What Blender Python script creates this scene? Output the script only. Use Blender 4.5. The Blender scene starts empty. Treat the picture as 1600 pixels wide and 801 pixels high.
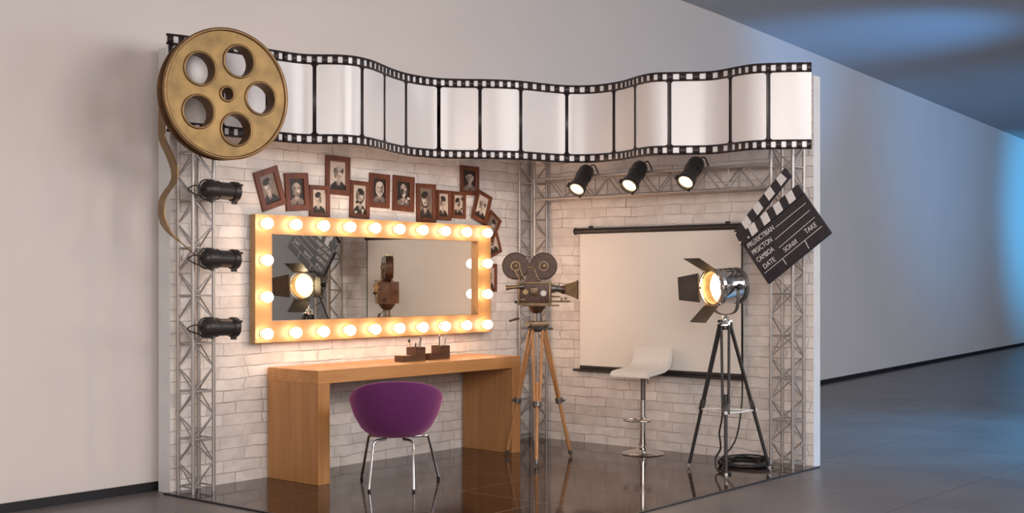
import bpy, bmesh, math, random
from mathutils import Vector, Matrix
random.seed(7)
SC = bpy.context.scene
COL = SC.collection
PI = math.pi

# ------------------------------------------------------------------ camera
F_PX, HZ, YAW, CX, CY, CZ = 1945.84, 436.44, 0.6957997, -7.9696, -6.4504, 1.3
FW = Vector((math.cos(YAW), math.sin(YAW), 0)); RT = Vector((math.sin(YAW), -math.cos(YAW), 0))
CAM = Vector((CX, CY, CZ))
cam = bpy.data.cameras.new('camera'); camo = bpy.data.objects.new('camera', cam); COL.objects.link(camo)
cam.sensor_width = 36; cam.lens = F_PX / 1600 * 36; cam.shift_y = (HZ - 400.5) / 1600
cam.clip_end = 200
camo.location = CAM; camo.rotation_euler = (PI / 2, 0, YAW - PI / 2)
SC.camera = camo

def ray(px, py): return FW + RT * ((px - 800) / F_PX) + Vector((0, 0, 1)) * ((HZ - py) / F_PX)
def on_y(px, py, y): d = ray(px, py); return CAM + d * ((y - CY) / d.y)
def on_x(px, py, x): d = ray(px, py); return CAM + d * ((x - CX) / d.x)
def on_floor(px, py, z=0.): d = ray(px, py); return CAM + d * ((z - CZ) / d.z)
def at_depth(px, py, dep): return CAM + ray(px, py) * dep

# ------------------------------------------------------------------ materials
MATS = {}
def nmat(name):
    m = bpy.data.materials.new(name); m.use_nodes = True
    nt = m.node_tree; b = nt.nodes['Principled BSDF']; MATS[name] = m
    return m, nt, b
def N(nt, t, **kw):
    n = nt.nodes.new(t)
    for k, v in kw.items():
        if k.startswith('i_'): n.inputs[k[2:].replace('_', ' ')].default_value = v
        else: setattr(n, k, v)
    return n
def L(nt, a, b): nt.links.new(a, b)
def rgba(c): return (c[0], c[1], c[2], 1)
def ramp(nt, fac, stops):
    r = nt.nodes.new('ShaderNodeValToRGB'); e = r.color_ramp.elements
    while len(e) < len(stops): e.new(0.5)
    for i, (p, c) in enumerate(stops): e[i].position = p; e[i].color = rgba(c)
    L(nt, fac, r.inputs['Fac']); return r
def bump(nt, b, h, strength=.3, dist=.01):
    bp = N(nt, 'ShaderNodeBump'); bp.inputs['Strength'].default_value = strength; bp.inputs['Distance'].default_value = dist
    L(nt, h, bp.inputs['Height']); L(nt, bp.outputs['Normal'], b.inputs['Normal'])
def plain(name, col, rough=.5, metal=0., var=.12, scale=30., coat=0., spec=None, bmp=0.):
    m, nt, b = nmat(name)
    tc = N(nt, 'ShaderNodeTexCoord'); ns = N(nt, 'ShaderNodeTexNoise'); ns.inputs['Scale'].default_value = scale; ns.inputs['Detail'].default_value = 4
    L(nt, tc.outputs['Object'], ns.inputs['Vector'])
    lo = tuple(c * (1 - var) for c in col); hi = tuple(min(1, c * (1 + var)) for c in col)
    r = ramp(nt, ns.outputs['Fac'], [(.3, lo), (.7, hi)])
    L(nt, r.outputs['Color'], b.inputs['Base Color'])
    b.inputs['Roughness'].default_value = rough; b.inputs['Metallic'].default_value = metal
    if coat: b.inputs['Coat Weight'].default_value = coat
    if spec is not None: b.inputs['Specular IOR Level'].default_value = spec
    if bmp: bump(nt, b, ns.outputs['Fac'], bmp, .004)
    return m
def emit(name, col, strength):
    m, nt, b = nmat(name)
    b.inputs['Base Color'].default_value = rgba((.9, .85, .75))
    b.inputs['Emission Color'].default_value = rgba(col); b.inputs['Emission Strength'].default_value = strength
    return m
def wood(name, dark, light, axis, rough=.42, fine=26., along=1.3):
    m, nt, b = nmat(name)
    tc = N(nt, 'ShaderNodeTexCoord'); mp = N(nt, 'ShaderNodeMapping')
    s = [fine, fine, fine]; s[axis] = along
    mp.inputs['Scale'].default_value = s
    L(nt, tc.outputs['Object'], mp.inputs['Vector'])
    n1 = N(nt, 'ShaderNodeTexNoise'); n1.inputs['Scale'].default_value = 1; n1.inputs['Detail'].default_value = 5; n1.inputs['Distortion'].default_value = .6
    L(nt, mp.outputs['Vector'], n1.inputs['Vector'])
    n2 = N(nt, 'ShaderNodeTexNoise'); n2.inputs['Scale'].default_value = .28; n2.inputs['Detail'].default_value = 2
    L(nt, mp.outputs['Vector'], n2.inputs['Vector'])
    mx = N(nt, 'ShaderNodeMath', operation='MULTIPLY_ADD'); mx.inputs[1].default_value = .55
    L(nt, n1.outputs['Fac'], mx.inputs[0])
    m2 = N(nt, 'ShaderNodeMath', operation='MULTIPLY'); m2.inputs[1].default_value = .45
    L(nt, n2.outputs['Fac'], m2.inputs[0]); L(nt, m2.outputs[0], mx.inputs[2])
    mid = tuple((a + c) / 2 for a, c in zip(dark, light))
    r = ramp(nt, mx.outputs[0], [(.34, dark), (.5, mid), (.64, light)])
    L(nt, r.outputs['Color'], b.inputs['Base Color']); b.inputs['Roughness'].default_value = rough
    bump(nt, b, n1.outputs['Fac'], .08, .002)
    return m
def brick(name, horiz):
    m, nt, b = nmat(name)
    tc = N(nt, 'ShaderNodeTexCoord'); sx = N(nt, 'ShaderNodeSeparateXYZ'); cb = N(nt, 'ShaderNodeCombineXYZ')
    L(nt, tc.outputs['Object'], sx.inputs[0])
    L(nt, sx.outputs[horiz], cb.inputs[0]); L(nt, sx.outputs[2], cb.inputs[1])
    # hand-laid wobble of the joints
    nz = N(nt, 'ShaderNodeTexNoise'); nz.inputs['Scale'].default_value = 5.5; nz.inputs['Detail'].default_value = 7; nz.inputs['Roughness'].default_value = .6
    L(nt, cb.outputs[0], nz.inputs['Vector'])
    sb = N(nt, 'ShaderNodeVectorMath', operation='SUBTRACT'); sb.inputs[1].default_value = (.5, .5, .5); L(nt, nz.outputs['Color'], sb.inputs[0])
    sc = N(nt, 'ShaderNodeVectorMath', operation='MULTIPLY'); sc.inputs[1].default_value = (.10, .036, 0); L(nt, sb.outputs[0], sc.inputs[0])
    ad = N(nt, 'ShaderNodeVectorMath', operation='ADD'); L(nt, cb.outputs[0], ad.inputs[0]); L(nt, sc.outputs[0], ad.inputs[1])
    br = N(nt, 'ShaderNodeTexBrick'); br.offset = .43; br.offset_frequency = 2; br.squash = .72; br.squash_frequency = 3
    for k, v in (('Scale', 1), ('Mortar Size', .0042), ('Mortar Smooth', .6), ('Bias', 0), ('Brick Width', .31), ('Row Height', .0745)): br.inputs[k].default_value = v
    br.inputs['Color1'].default_value = rgba((.72, .675, .655)); br.inputs['Color2'].default_value = rgba((.87, .83, .81)); br.inputs['Mortar'].default_value = rgba((.78, .735, .715))
    L(nt, ad.outputs[0], br.inputs['Vector'])
    # dark mortar and joint shadow lines, painted in only here and there
    n2 = N(nt, 'ShaderNodeTexNoise'); n2.inputs['Scale'].default_value = 4.5; n2.inputs['Detail'].default_value = 3; L(nt, cb.outputs[0], n2.inputs['Vector'])
    r2 = ramp(nt, n2.outputs['Fac'], [(.38, (.06, .06, .06)), (.72, (.9, .9, .9))])
    mu = N(nt, 'ShaderNodeMath', operation='MULTIPLY'); L(nt, br.outputs['Fac'], mu.inputs[0]); L(nt, r2.outputs['Color'], mu.inputs[1])
    mx = N(nt, 'ShaderNodeMixRGB'); mx.inputs['Color2'].default_value = rgba((.24, .21, .205)); L(nt, mu.outputs[0], mx.inputs['Fac']); L(nt, br.outputs['Color'], mx.inputs['Color1'])
    # rubbed grey patches
    n3 = N(nt, 'ShaderNodeTexNoise'); n3.inputs['Scale'].default_value = 9; n3.inputs['Detail'].default_value = 6; L(nt, ad.outputs[0], n3.inputs['Vector'])
    r3 = ramp(nt, n3.outputs['Fac'], [(.36, (.72, .70, .69)), (.56, (1, 1, 1))])
    m3 = N(nt, 'ShaderNodeMixRGB', blend_type='MULTIPLY'); m3.inputs['Fac'].default_value = .5; L(nt, mx.outputs[0], m3.inputs['Color1']); L(nt, r3.outputs['Color'], m3.inputs['Color2'])
    L(nt, m3.outputs[0], b.inputs['Base Color']); b.inputs['Roughness'].default_value = .7
    inv = N(nt, 'ShaderNodeMath', operation='MULTIPLY_ADD'); inv.inputs[1].default_value = -1; L(nt, br.outputs['Fac'], inv.inputs[0])
    h2 = N(nt, 'ShaderNodeMath', operation='MULTIPLY'); h2.inputs[1].default_value = .45; L(nt, n3.outputs['Fac'], h2.inputs[0]); L(nt, h2.outputs[0], inv.inputs[2])
    bump(nt, b, inv.outputs[0], .5, .012)
    return m
def tiles(name, col, joint, size, x0, y0, rough, jw=.004, var=.1, spec=.5, nscale=2., coat=0.):
    m, nt, b = nmat(name)
    tc = N(nt, 'ShaderNodeTexCoord'); mp = N(nt, 'ShaderNodeMapping'); mp.inputs['Location'].default_value = (-x0, -y0, 0)
    L(nt, tc.outputs['Object'], mp.inputs['Vector'])
    br = N(nt, 'ShaderNodeTexBrick'); br.offset = 0; br.squash = 1
    for k, v in (('Scale', 1), ('Mortar Size', jw), ('Mortar Smooth', .1), ('Bias', 0), ('Brick Width', size), ('Row Height', size)): br.inputs[k].default_value = v
    L(nt, mp.outputs[0], br.inputs['Vector'])
    ns = N(nt, 'ShaderNodeTexNoise'); ns.inputs['Scale'].default_value = nscale; ns.inputs['Detail'].default_value = 5; L(nt, tc.outputs['Object'], ns.inputs['Vector'])
    r = ramp(nt, ns.outputs['Fac'], [(.3, tuple(c * (1 - var) for c in col)), (.7, tuple(c * (1 + var) for c in col))])
    mx = N(nt, 'ShaderNodeMixRGB'); L(nt, br.outputs['Fac'], mx.inputs['Fac']); L(nt, r.outputs['Color'], mx.inputs['Color1']); mx.inputs['Color2'].default_value = rgba(joint)
    L(nt, mx.outputs[0], b.inputs['Base Color']); b.inputs['Specular IOR Level'].default_value = spec
    rr = N(nt, 'ShaderNodeMath', operation='MULTIPLY_ADD'); rr.inputs[1].default_value = .35; rr.inputs[2].default_value = rough
    L(nt, br.outputs['Fac'], rr.inputs[0]); L(nt, rr.outputs[0], b.inputs['Roughness'])
    return m

M_WALL = plain('plaster_paint', (.68, .635, .615), .8, var=.02, scale=1.2)
M_CEIL = plain('ceiling_paint', (.50, .51, .54), .85, var=.02, scale=1)
M_BRICK_X = brick('white_brick_long', 0); M_BRICK_Y = brick('white_brick_short', 1)
M_PANEL = plain('panel_edge_paint', (.66, .66, .67), .6, var=.04, scale=6)
M_BASE = plain('baseboard_black', (.012, .012, .016), .4)
M_FLOOR = tiles('grey_floor_tile', (.125, .112, .112), (.08, .072, .072), 1.2, -3.3, -3.6, .34, .003, .16, .4, 1.6)
M_STAGE = tiles('glossy_brown_tile', (.032, .016, .0115), (.20, .13, .09), .62, -2.32, -1.34, .075, .0024, .2, .30, 5.)
M_DARK = plain('matt_black', (.016, .015, .017), .5)
M_BLACK = plain('satin_black_metal', (.030, .026, .027), .40, .1, var=.15)
M_STEEL = plain('brushed_aluminium', (.42, .395, .385), .36, .6, var=.08, scale=60)
M_CHROME = plain('chrome', (.74, .72, .70), .09, 1., var=.05, scale=12)
M_CHAIRLEG = plain('chair_chrome', (.66, .65, .66), .16, 1., var=.03)
M_GOLD = plain('aged_gold', (.26, .165, .062), .46, .5, var=.32, scale=9, bmp=.12)
M_GOLDRIM = plain('aged_gold_rim', (.27, .165, .075), .40, .65, var=.2, scale=14)
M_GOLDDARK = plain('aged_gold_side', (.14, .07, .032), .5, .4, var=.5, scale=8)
M_FILM_W = plain('white_film_sheet', (.82, .80, .81), .24, var=.015, scale=3, spec=.45)
M_FILM_K = plain('film_black', (.020, .013, .015), .42)
M_OAK_X = wood('oak_along', (.42, .19, .06), (.55, .28, .105), 0)
M_OAK_Z = wood('oak_upright', (.37, .165, .056), (.49, .245, .092), 2)
M_OAK_F = wood('oak_front', (.40, .205, .075), (.55, .30, .12), 0)
M_PINE_X = wood('light_wood_along', (.33, .185, .075), (.42, .25, .105), 0)
M_PINE_Z = wood('light_wood_upright', (.33, .185, .075), (.42, .25, .105), 2)
M_WALNUT = wood('walnut_frame', (.072, .019, .008), (.155, .044, .019), 2, .42, 40, 3)
M_CUP = wood('dark_walnut_box', (.055, .020, .010), (.115, .048, .024), 0, .45, 60, 6)
M_LEGWOOD = wood('tripod_beech', (.34, .155, .055), (.50, .25, .095), 2, .38, 70, 2)
M_MIRROR, nt_, b_ = nmat('mirror_silver')
b_.inputs['Base Color'].default_value = rgba((.80, .78, .74)); b_.inputs['Metallic'].default_value = 1; b_.inputs['Roughness'].default_value = .015
M_BULB = emit('glowing_bulb', (1, .66, .43), 23.)
M_SOCKET = plain('bulb_socket', (.62, .50, .36), .35, .3)
M_LAMP = emit('lit_lens', (1, .70, .34), 2.6)
M_LAMPHOT = emit('lit_lens_centre', (1, .80, .50), 14.)
M_LAMPCORE = emit('lit_filament_glass', (1, .80, .50), 26.)
M_PURPLE = plain('purple_felt', (.105, .010, .098), .85, var=.10, scale=120, bmp=.1)
M_PURPLE.node_tree.nodes['Principled BSDF'].inputs['Sheen Weight'].default_value = .55
M_PURPLE.node_tree.nodes['Principled BSDF'].inputs['Sheen Tint'].default_value = rgba((.85, .30, .62))
M_PURPLE2 = plain('purple_felt_cushion', (.085, .012, .12), .9, var=.1, scale=120)
M_WHITELEATHER = plain('white_leatherette', (.80, .78, .75), .35, var=.02)
M_SCREEN = plain('screen_fabric', (.86, .825, .78), .8, var=.012, scale=4)
M_CLAP = plain('clapper_black', (.022, .019, .026), .48, var=.3, scale=70)
M_CHALK = plain('chalk_white', (.70, .68, .68), .75, var=.12, scale=90)
M_CINE = plain('brown_leather_body', (.078, .036, .023), .42, .15, var=.35, scale=45)
M_CINE2 = plain('bronze_magazine', (.062, .034, .024), .40, .35, var=.25, scale=30)
M_BRASS = plain('old_brass', (.27, .185, .095), .38, .6, var=.25, scale=25)
M_BRONZE = plain('dull_bronze', (.19, .13, .085), .38, .7, var=.25, scale=25)
M_GUN = plain('gunmetal', (.16, .15, .14), .34, .7, var=.2, scale=20)
M_DOOR = plain('barn_door_black', (.060, .046, .040), .42, .25, var=.15)
M_PAPER = plain('photo_paper', (.56, .48, .42), .4, var=.06)
M_MIDTONE = plain('photo_midtone', (.20, .155, .13), .4, var=.15)
M_PDARK = plain('photo_dark', (.022, .016, .014), .4)
M_PLIGHT = plain('photo_light', (.60, .53, .47), .4, var=.1, scale=60)
M_PSKIN = plain('photo_face', (.42, .35, .30), .4, var=.22, scale=50)
M_CABLE = plain('cable_rubber', (.010, .009, .011), .45)
M_WHITEPL = plain('white_plastic', (.72, .72, .72), .4)
M_SILVERPEN = plain('silver_pen', (.45, .42, .38), .3, .7)
M_TAN = plain('brush_handle', (.45, .30, .17), .5)

# ------------------------------------------------------------------ builders
def frame_to(axis):
    """rotation taking +Z to axis"""
    return Vector(axis).normalized().to_track_quat('Z', 'Y').to_matrix().to_4x4()
class MB:
    def __init__(s): s.bm = bmesh.new()
    def _faces(s, verts, mi):
        for f in {f for v in verts for f in v.link_faces}: f.material_index = mi
    def box(s, c, d, rot=None, bev=0., mi=0, seg=2):
        r = bmesh.ops.create_cube(s.bm, size=1)
        mat = Matrix.Translation(c) @ (rot.to_4x4() if rot else Matrix.Identity(4)) @ Matrix.Diagonal((d[0], d[1], d[2], 1))
        bmesh.ops.transform(s.bm, matrix=mat, verts=r['verts'])
        s._faces(r['verts'], mi)
        if bev:
            es = list({e for v in r['verts'] for e in v.link_edges})
            bmesh.ops.bevel(s.bm, geom=es, offset=bev, segments=seg, affect='EDGES', profile=.5)
        return s
    def cyl(s, p0, p1, r0, r1=None, seg=20, mi=0, cap=True):
        p0, p1 = Vector(p0), Vector(p1); r1 = r0 if r1 is None else r1
        d = p1 - p0
        r = bmesh.ops.create_cone(s.bm, cap_ends=cap, segments=seg, radius1=r0, radius2=r1, depth=d.length)
        bmesh.ops.transform(s.bm, matrix=Matrix.Translation((p0 + p1) / 2) @ frame_to(d), verts=r['verts'])
        s._faces(r['verts'], mi); return s
    def lathe(s, prof, origin=(0, 0, 0), axis=(0, 0, 1), seg=32, mi=0, closed=False):
        M = Matrix.Translation(origin) @ frame_to(axis); rings = []
        for r, z in prof:
            if r < 1e-6: rings.append([s.bm.verts.new(M @ Vector((0, 0, z)))])
            else: rings.append([s.bm.verts.new(M @ Vector((r * math.cos(2 * PI * k / seg), r * math.sin(2 * PI * k / seg), z))) for k in range(seg)])
        pairs = list(zip(rings, rings[1:])) + ([(rings[-1], rings[0])] if closed else [])
        for a, b in pairs:
            for k in range(seg):
                q = [a[k % len(a)], a[(k + 1) % seg % len(a)], b[(k + 1) % seg % len(b)], b[k % len(b)]]
                u = []
                for v in q:
                    if v not in u: u.append(v)
                if len(u) > 2:
                    f = s.bm.faces.new(u); f.material_index = mi
        return s
    def sphere(s, c, r, seg=20, rings=12, scale=(1, 1, 1), mi=0, rot=None):
        q = bmesh.ops.create_uvsphere(s.bm, u_segments=seg, v_segments=rings, radius=r)
        bmesh.ops.transform(s.bm, matrix=Matrix.Translation(c) @ (rot.to_4x4() if rot else Matrix.Identity(4)) @ Matrix.Diagonal((*scale, 1)), verts=q['verts'])
        s._faces(q['verts'], mi); return s
    def tube(s, pts, r, seg=10, mi=0, closed=False, cap=True, flat=None):
        pts = [Vector(p) for p in pts]; n = len(pts); rings = []; up = None
        for i, p in enumerate(pts):
            if closed: t = pts[(i + 1) % n] - pts[i - 1]
            else: t = pts[min(i + 1, n - 1)] - pts[max(i - 1, 0)]
            t.normalize()
            if up is None:
                up = Vector((0, 0, 1)) if abs(t.z) < .9 else Vector((1, 0, 0))
            u = (up - t * up.dot(t)).normalized(); up = u; w = t.cross(u)
            rr = r[i] if isinstance(r, (list, tuple)) else r
            rings.append([s.bm.verts.new(p + u * (rr * math.cos(2 * PI * k / seg)) + w * (rr * math.sin(2 * PI * k / seg))) for k in range(seg)])
        for i in range(n if closed else n - 1):
            a, b = rings[i], rings[(i + 1) % n]
            for k in range(seg):
                f = s.bm.faces.new((a[k], a[(k + 1) % seg], b[(k + 1) % seg], b[k])); f.material_index = mi
        if cap and not closed:
            for q in (rings[0][::-1], rings[-1]):
                f = s.bm.faces.new(q); f.material_index = mi
        return s
    def prism(s, poly, y0, y1, M=None, mi=0):
        """poly of (x,z), extruded along y"""
        M = M or Matrix.Identity(4)
        a = [s.bm.verts.new(M @ Vector((x, y0, z))) for x, z in poly]; b = [s.bm.verts.new(M @ Vector((x, y1, z))) for x, z in poly]
        n = len(poly); fs = [s.bm.faces.new(a), s.bm.faces.new(b[::-1])]
        for k in range(n): fs.append(s.bm.faces.new((a[k], b[k], b[(k + 1) % n], a[(k + 1) % n])))
        for f in fs: f.material_index = mi
        return s
    def flat(s, poly, y, mi=0):
        f = s.bm.faces.new([s.bm.verts.new((x, y, z)) for x, z in poly]); f.material_index = mi; return s
    def build(s, name, mat, parent=None, loc=None, rot=None, smooth=35, sub=0, normals=True):
        if normals: bmesh.ops.recalc_face_normals(s.bm, faces=s.bm.faces[:])
        me = bpy.data.meshes.new(name); s.bm.to_mesh(me); s.bm.free()
        return link_mesh(name, me, mat, parent, loc, rot, smooth)
def link_mesh(name, me, mat, parent=None, loc=None, rot=None, smooth=35):
    for m in (mat if isinstance(mat, (list, tuple)) else [mat]): me.materials.append(m)
    if smooth:
        me.shade_smooth(); me.set_sharp_from_angle(angle=math.radians(smooth))
    o = bpy.data.objects.new(name, me); COL.objects.link(o)
    if parent: o.parent = parent
    if loc is not None: o.location = loc
    if rot is not None: o.rotation_euler = rot
    return o
def tag(o, label, cat, group=None):
    o['label'] = label; o['category'] = cat
    if group: o['group'] = group
    return o
def thing(name, label, cat, loc=(0, 0, 0), rotz=0., group=None):
    o = bpy.data.objects.new(name, None); COL.objects.link(o); o.empty_display_size = .1
    o.location = loc; o.rotation_euler = (0, 0, rotz)
    return tag(o, label, cat, group)
def struct(o): o['kind'] = 'structure'; return o
def clone(o, parent=None):
    c = o.copy(); COL.objects.link(c)
    if parent: c.parent = parent
    for ch in list(o.children): clone(ch, c)
    return c
def curve_mesh(loops, extrude, bevel=0., res=2):
    """filled 2-D loops (holes allowed) in the XY plane, extruded +-extrude along Z"""
    cu = bpy.data.curves.new('tmp', 'CURVE'); cu.dimensions = '2D'; cu.fill_mode = 'BOTH'; cu.extrude = extrude; cu.bevel_depth = bevel; cu.bevel_resolution = res
    for lp in loops:
        sp = cu.splines.new('POLY'); sp.points.add(len(lp) - 1); sp.use_cyclic_u = True
        for p, q in zip(sp.points, lp): p.co = (q[0], q[1], 0, 1)
    o = bpy.data.objects.new('tmp', cu); COL.objects.link(o)
    dg = bpy.context.evaluated_depsgraph_get(); dg.update()
    me = bpy.data.meshes.new_from_object(o.evaluated_get(dg)); me.materials.clear()
    bpy.data.objects.remove(o); bpy.data.curves.remove(cu)
    return me
def text_mesh(txt, size, extrude=.0012):
    cu = bpy.data.curves.new('tmp', 'FONT'); cu.body = txt; cu.size = size; cu.extrude = extrude; cu.offset = 0
    o = bpy.data.objects.new('tmp', cu); COL.objects.link(o)
    dg = bpy.context.evaluated_depsgraph_get(); dg.update()
    me = bpy.data.meshes.new_from_object(o.evaluated_get(dg)); me.materials.clear()
    bpy.data.objects.remove(o); bpy.data.curves.remove(cu)
    return me
def circ(cx, cy, r, n=48): return [(cx + r * math.cos(2 * PI * k / n), cy + r * math.sin(2 * PI * k / n)) for k in range(n)]
def ellp(cx, cz, rx, rz, n=20, a0=0., a1=2 * PI, rot=0.):
    out = []
    for k in range(n):
        a = a0 + (a1 - a0) * k / (n if abs(a1 - a0 - 2 * PI) < 1e-6 else n - 1)
        x, z = rx * math.cos(a), rz * math.sin(a)
        out.append((cx + x * math.cos(rot) - z * math.sin(rot), cz + x * math.sin(rot) + z * math.cos(rot)))
    return out
def smooth_path(pts, n=8):
    pts = [Vector(p) for p in pts]; out = []
    for i in range(len(pts) - 1):
        p0, p1, p2, p3 = pts[max(i - 1, 0)], pts[i], pts[i + 1], pts[min(i + 2, len(pts) - 1)]
        for k in range(n):
            t = k / n
            out.append(.5 * ((2 * p1) + (p2 - p0) * t + (2 * p0 - 5 * p1 + 4 * p2 - p3) * t * t + (3 * p1 - p0 - 3 * p2 + p3) * t ** 3))
    return out + [pts[-1]]

# ------------------------------------------------------------------ the hall and the booth shell
H_B, LX, RY = 2.715, -3.49, -2.52
PLAN = [(-14, .168), (1.8, .168), (2.6, .176), (3.3, .215), (4.1, .29), (5.2, .394), (6.486, .516), (17.46, 1.576), (34, 3.174)]
H_C = 4.12
def rise(px, py):   # ceiling height that puts the wall's top edge at this pixel
    d = ray(px, py)
    return d
def wall_strip(name, z0, z1, thick, out, mat):
    b = MB(); bm = b.bm
    fr = [[bm.verts.new((x, y - out, z)) for x, y in PLAN] for z in (z0, z1)]; bk = [[bm.verts.new((x, y + thick, z)) for x, y in PLAN] for z in (z0, z1)]
    for i in range(len(PLAN) - 1):
        bm.faces.new((fr[0][i], fr[0][i + 1], fr[1][i + 1], fr[1][i])); bm.faces.new((bk[0][i], bk[1][i], bk[1][i + 1], bk[0][i + 1]))
        bm.faces.new((fr[1][i], fr[1][i + 1], bk[1][i + 1], bk[1][i])); bm.faces.new((fr[0][i], bk[0][i], bk[0][i + 1], fr[0][i + 1]))
    for i in (0, -1): bm.faces.new((fr[0][i], fr[1][i], bk[1][i], bk[0][i]))
    return struct(b.build(name, mat))
# ceiling height from the wall/ceiling line at two pixels of the right-hand wall
def wall_hit(px, py):
    d = ray(px, py); a, c = Vector((6.486, .516)), Vector((17.46, 1.576))
    n = Vector((-(c - a).y, (c - a).x)); t = (a - Vector((CX, CY))).dot(n) / Vector((d.x, d.y)).dot(n)
    return CAM + d * t
H_C = (wall_hit(1300, 92).z + wall_hit(1585, 214).z) / 2
wall_strip('wall_back', 0, H_C, .15, 0, M_WALL)
wall_strip('baseboard_back', 0, .055, .01, .012, M_BASE)
struct(MB().box((10, -6, -.05), (49, 20, .1)).build('floor', M_FLOOR))
struct(MB().box((10, -6, H_C + .05), (49, 20, .1)).build('ceiling', M_CEIL))
struct(MB().box((-14.1, -6, H_C / 2), (.2, 20, H_C)).build('wall_hall_left', M_WALL))
struct(MB().box((33.9, -6, H_C / 2), (.2, 20, H_C)).build('wall_hall_right', M_WALL))
struct(MB().box((10, -15.9, H_C / 2), (49, .2, H_C)).build('wall_front', M_WALL))
# booth: two white brick panels and a glossy stage floor
b = MB().box((LX / 2 + .05, .06, H_B / 2), (-LX + .1, .12, H_B))
o = struct(b.build('wall_left', [M_BRICK_X, M_PANEL], smooth=0))
b = MB().box((.05, RY / 2, H_B / 2), (.10, -RY, H_B))
o2 = struct(b.build('wall_right', [M_BRICK_Y, M_PANEL], smooth=0))
for ob, ax in ((o, 1), (o2, 0)):
    for p in ob.data.polygons:
        if abs(p.normal[ax]) < .5: p.material_index = 1
struct(MB().box((LX / 2 - .015, RY / 2 - .015, .004), (-LX + .03, -RY + .03, .008)).build('floor_stage', M_STAGE, smooth=0))
e = MB(); e.box((LX / 2 - .02, RY - .038, .0045), (-LX + .05, .016, .009)); e.box((LX - .038, RY / 2 - .02, .0045), (.016, -RY + .05, .009))
struct(e.build('trim_1', M_BASE, smooth=0))
ZF = .008

# ------------------------------------------------------------------ film strip banner
FT, FB = 2.74, 2.165
TOP = [(259.6, 51.8), (287.7, 55), (330, 61.2), (380, 69.6), (423.5, 77), (448.5, 81), (470, 83.8), (490.5, 84.9), (515, 85.0), (540, 85.8), (559, 88.3), (578.5, 93), (595, 99.5), (611.5, 106.8), (636, 114.6), (664, 119.6), (691, 122.2), (719, 123.2), (760, 123.6), (801, 125.2), (829, 127.7), (850, 130.2), (879, 132.8), (909, 133.4), (938, 131.8), (967.5, 127.2), (982, 123.4), (997, 118.6), (1014.5, 114.6), (1032, 112.9), (1070, 112.3), (1100, 111.7), (1120, 110), (1144, 105.5), (1167, 101.2), (1188, 99), (1232, 97.6), (1268, 97.3)]
def film_xy(px, py):
    dep = F_PX * (FT - CZ) / (HZ - py); p = at_depth(px, py, dep); return Vector((p.x, p.y, 0))
ctrl = smooth_path([(px, py, 0) for px, py in TOP], 6)
for _ in range(5):
    ctrl = [ctrl[0]] + [(ctrl[i - 1] + 2 * ctrl[i] + ctrl[i + 1]) / 4 for i in range(1, len(ctrl) - 1)] + [ctrl[-1]]
fpx = [c.x for c in ctrl]; fpt = [film_xy(c.x, c.y) for c in ctrl]
fs = [0.]
for a, c in zip(fpt, fpt[1:]): fs.append(fs[-1] + (c - a).length)
def film_at(s):
    s = max(0, min(fs[-1], s)); i = 0
    while i < len(fs) - 2 and fs[i + 1] < s: i += 1
    t = (s - fs[i]) / (fs[i + 1] - fs[i])
    return fpt[i].lerp(fpt[i + 1], t)
def film_nrm(s):
    d = film_at(s + .03) - film_at(s - .03); d.normalize(); return Vector((d.y, -d.x, 0))
def film_s(px):
    for i in range(len(fpx) - 1):
        if fpx[i + 1] >= px: return fs[i] + (fs[i + 1] - fs[i]) * (px - fpx[i]) / (fpx[i + 1] - fpx[i])
    return fs[-1]
film_loc = fpt[0] + Vector((0, 0, FB))
film = thing('film_strip_banner', 'long wavy white film strip banner with black perforated edges above the brick booth', 'film strip', film_loc)
def film_vert(bm, s, z, off): p = film_at(s) + film_nrm(s) * off; return bm.verts.new((p.x - film_loc.x, p.y - film_loc.y, z - FB))
b = MB(); n = 160; rows = {}
for side, off in (('f', 0.), ('b', -.008)):
    for z in (FB, FT): rows[side, z] = [film_vert(b.bm, fs[-1] * k / n, z, off) for k in range(n + 1)]
for k in range(n):
    b.bm.faces.new((rows['f', FB][k], rows['f', FB][k + 1], rows['f', FT][k + 1], rows['f', FT][k]))
    b.bm.faces.new((rows['b', FB][k], rows['b', FT][k], rows['b', FT][k + 1], rows['b', FB][k + 1]))
    b.bm.faces.new((rows['f', FT][k], rows['f', FT][k + 1], rows['b', FT][k + 1], rows['b', FT][k]))
    b.bm.faces.new((rows['f', FB][k], rows['b', FB][k], rows['b', FB][k + 1], rows['f', FB][k + 1]))
for k in (0, n): b.bm.faces.new((rows['f', FB][k], rows['f', FT][k], rows['b', FT][k], rows['b', FB][k]))
b.build('film_sheet', M_FILM_W, film, smooth=60)
DIV = [491.5, 565.5, 600.5, 634, 685.5, 750, 813.5, 885.5, 959.5, 992.5, 1046, 1141.5, 1200.5]
ds = [film_s(p) for p in DIV]; step = (ds[-1] - ds[0]) / (len(ds) - 1)
ds = [ds[0] - step * k for k in (5, 4, 3, 2, 1)] + ds + [ds[-1] + step * k for k in (1, 2)]
HF = FT - FB; B0, B1 = FT - .112 * HF, FB + .112 * HF
hT = (FT - .090 * HF, FT - .024 * HF); hB = (FB + .024 * HF, FB + .090 * HF)
b = MB()
def fq(s0, s1, z0, z1):
    s0, s1 = max(0, s0), min(fs[-1], s1)
    if s1 - s0 < 1e-4: return
    m = max(1, int((s1 - s0) / .025 + .99)); lo = [film_vert(b.bm, s0 + (s1 - s0) * k / m, z0, .0025) for k in range(m + 1)]; hi = [film_vert(b.bm, s0 + (s1 - s0) * k / m, z1, .0025) for k in range(m + 1)]
    for k in range(m): b.bm.faces.new((lo[k], lo[k + 1], hi[k + 1], hi[k]))
dw = step * .034; cr = .022
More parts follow.
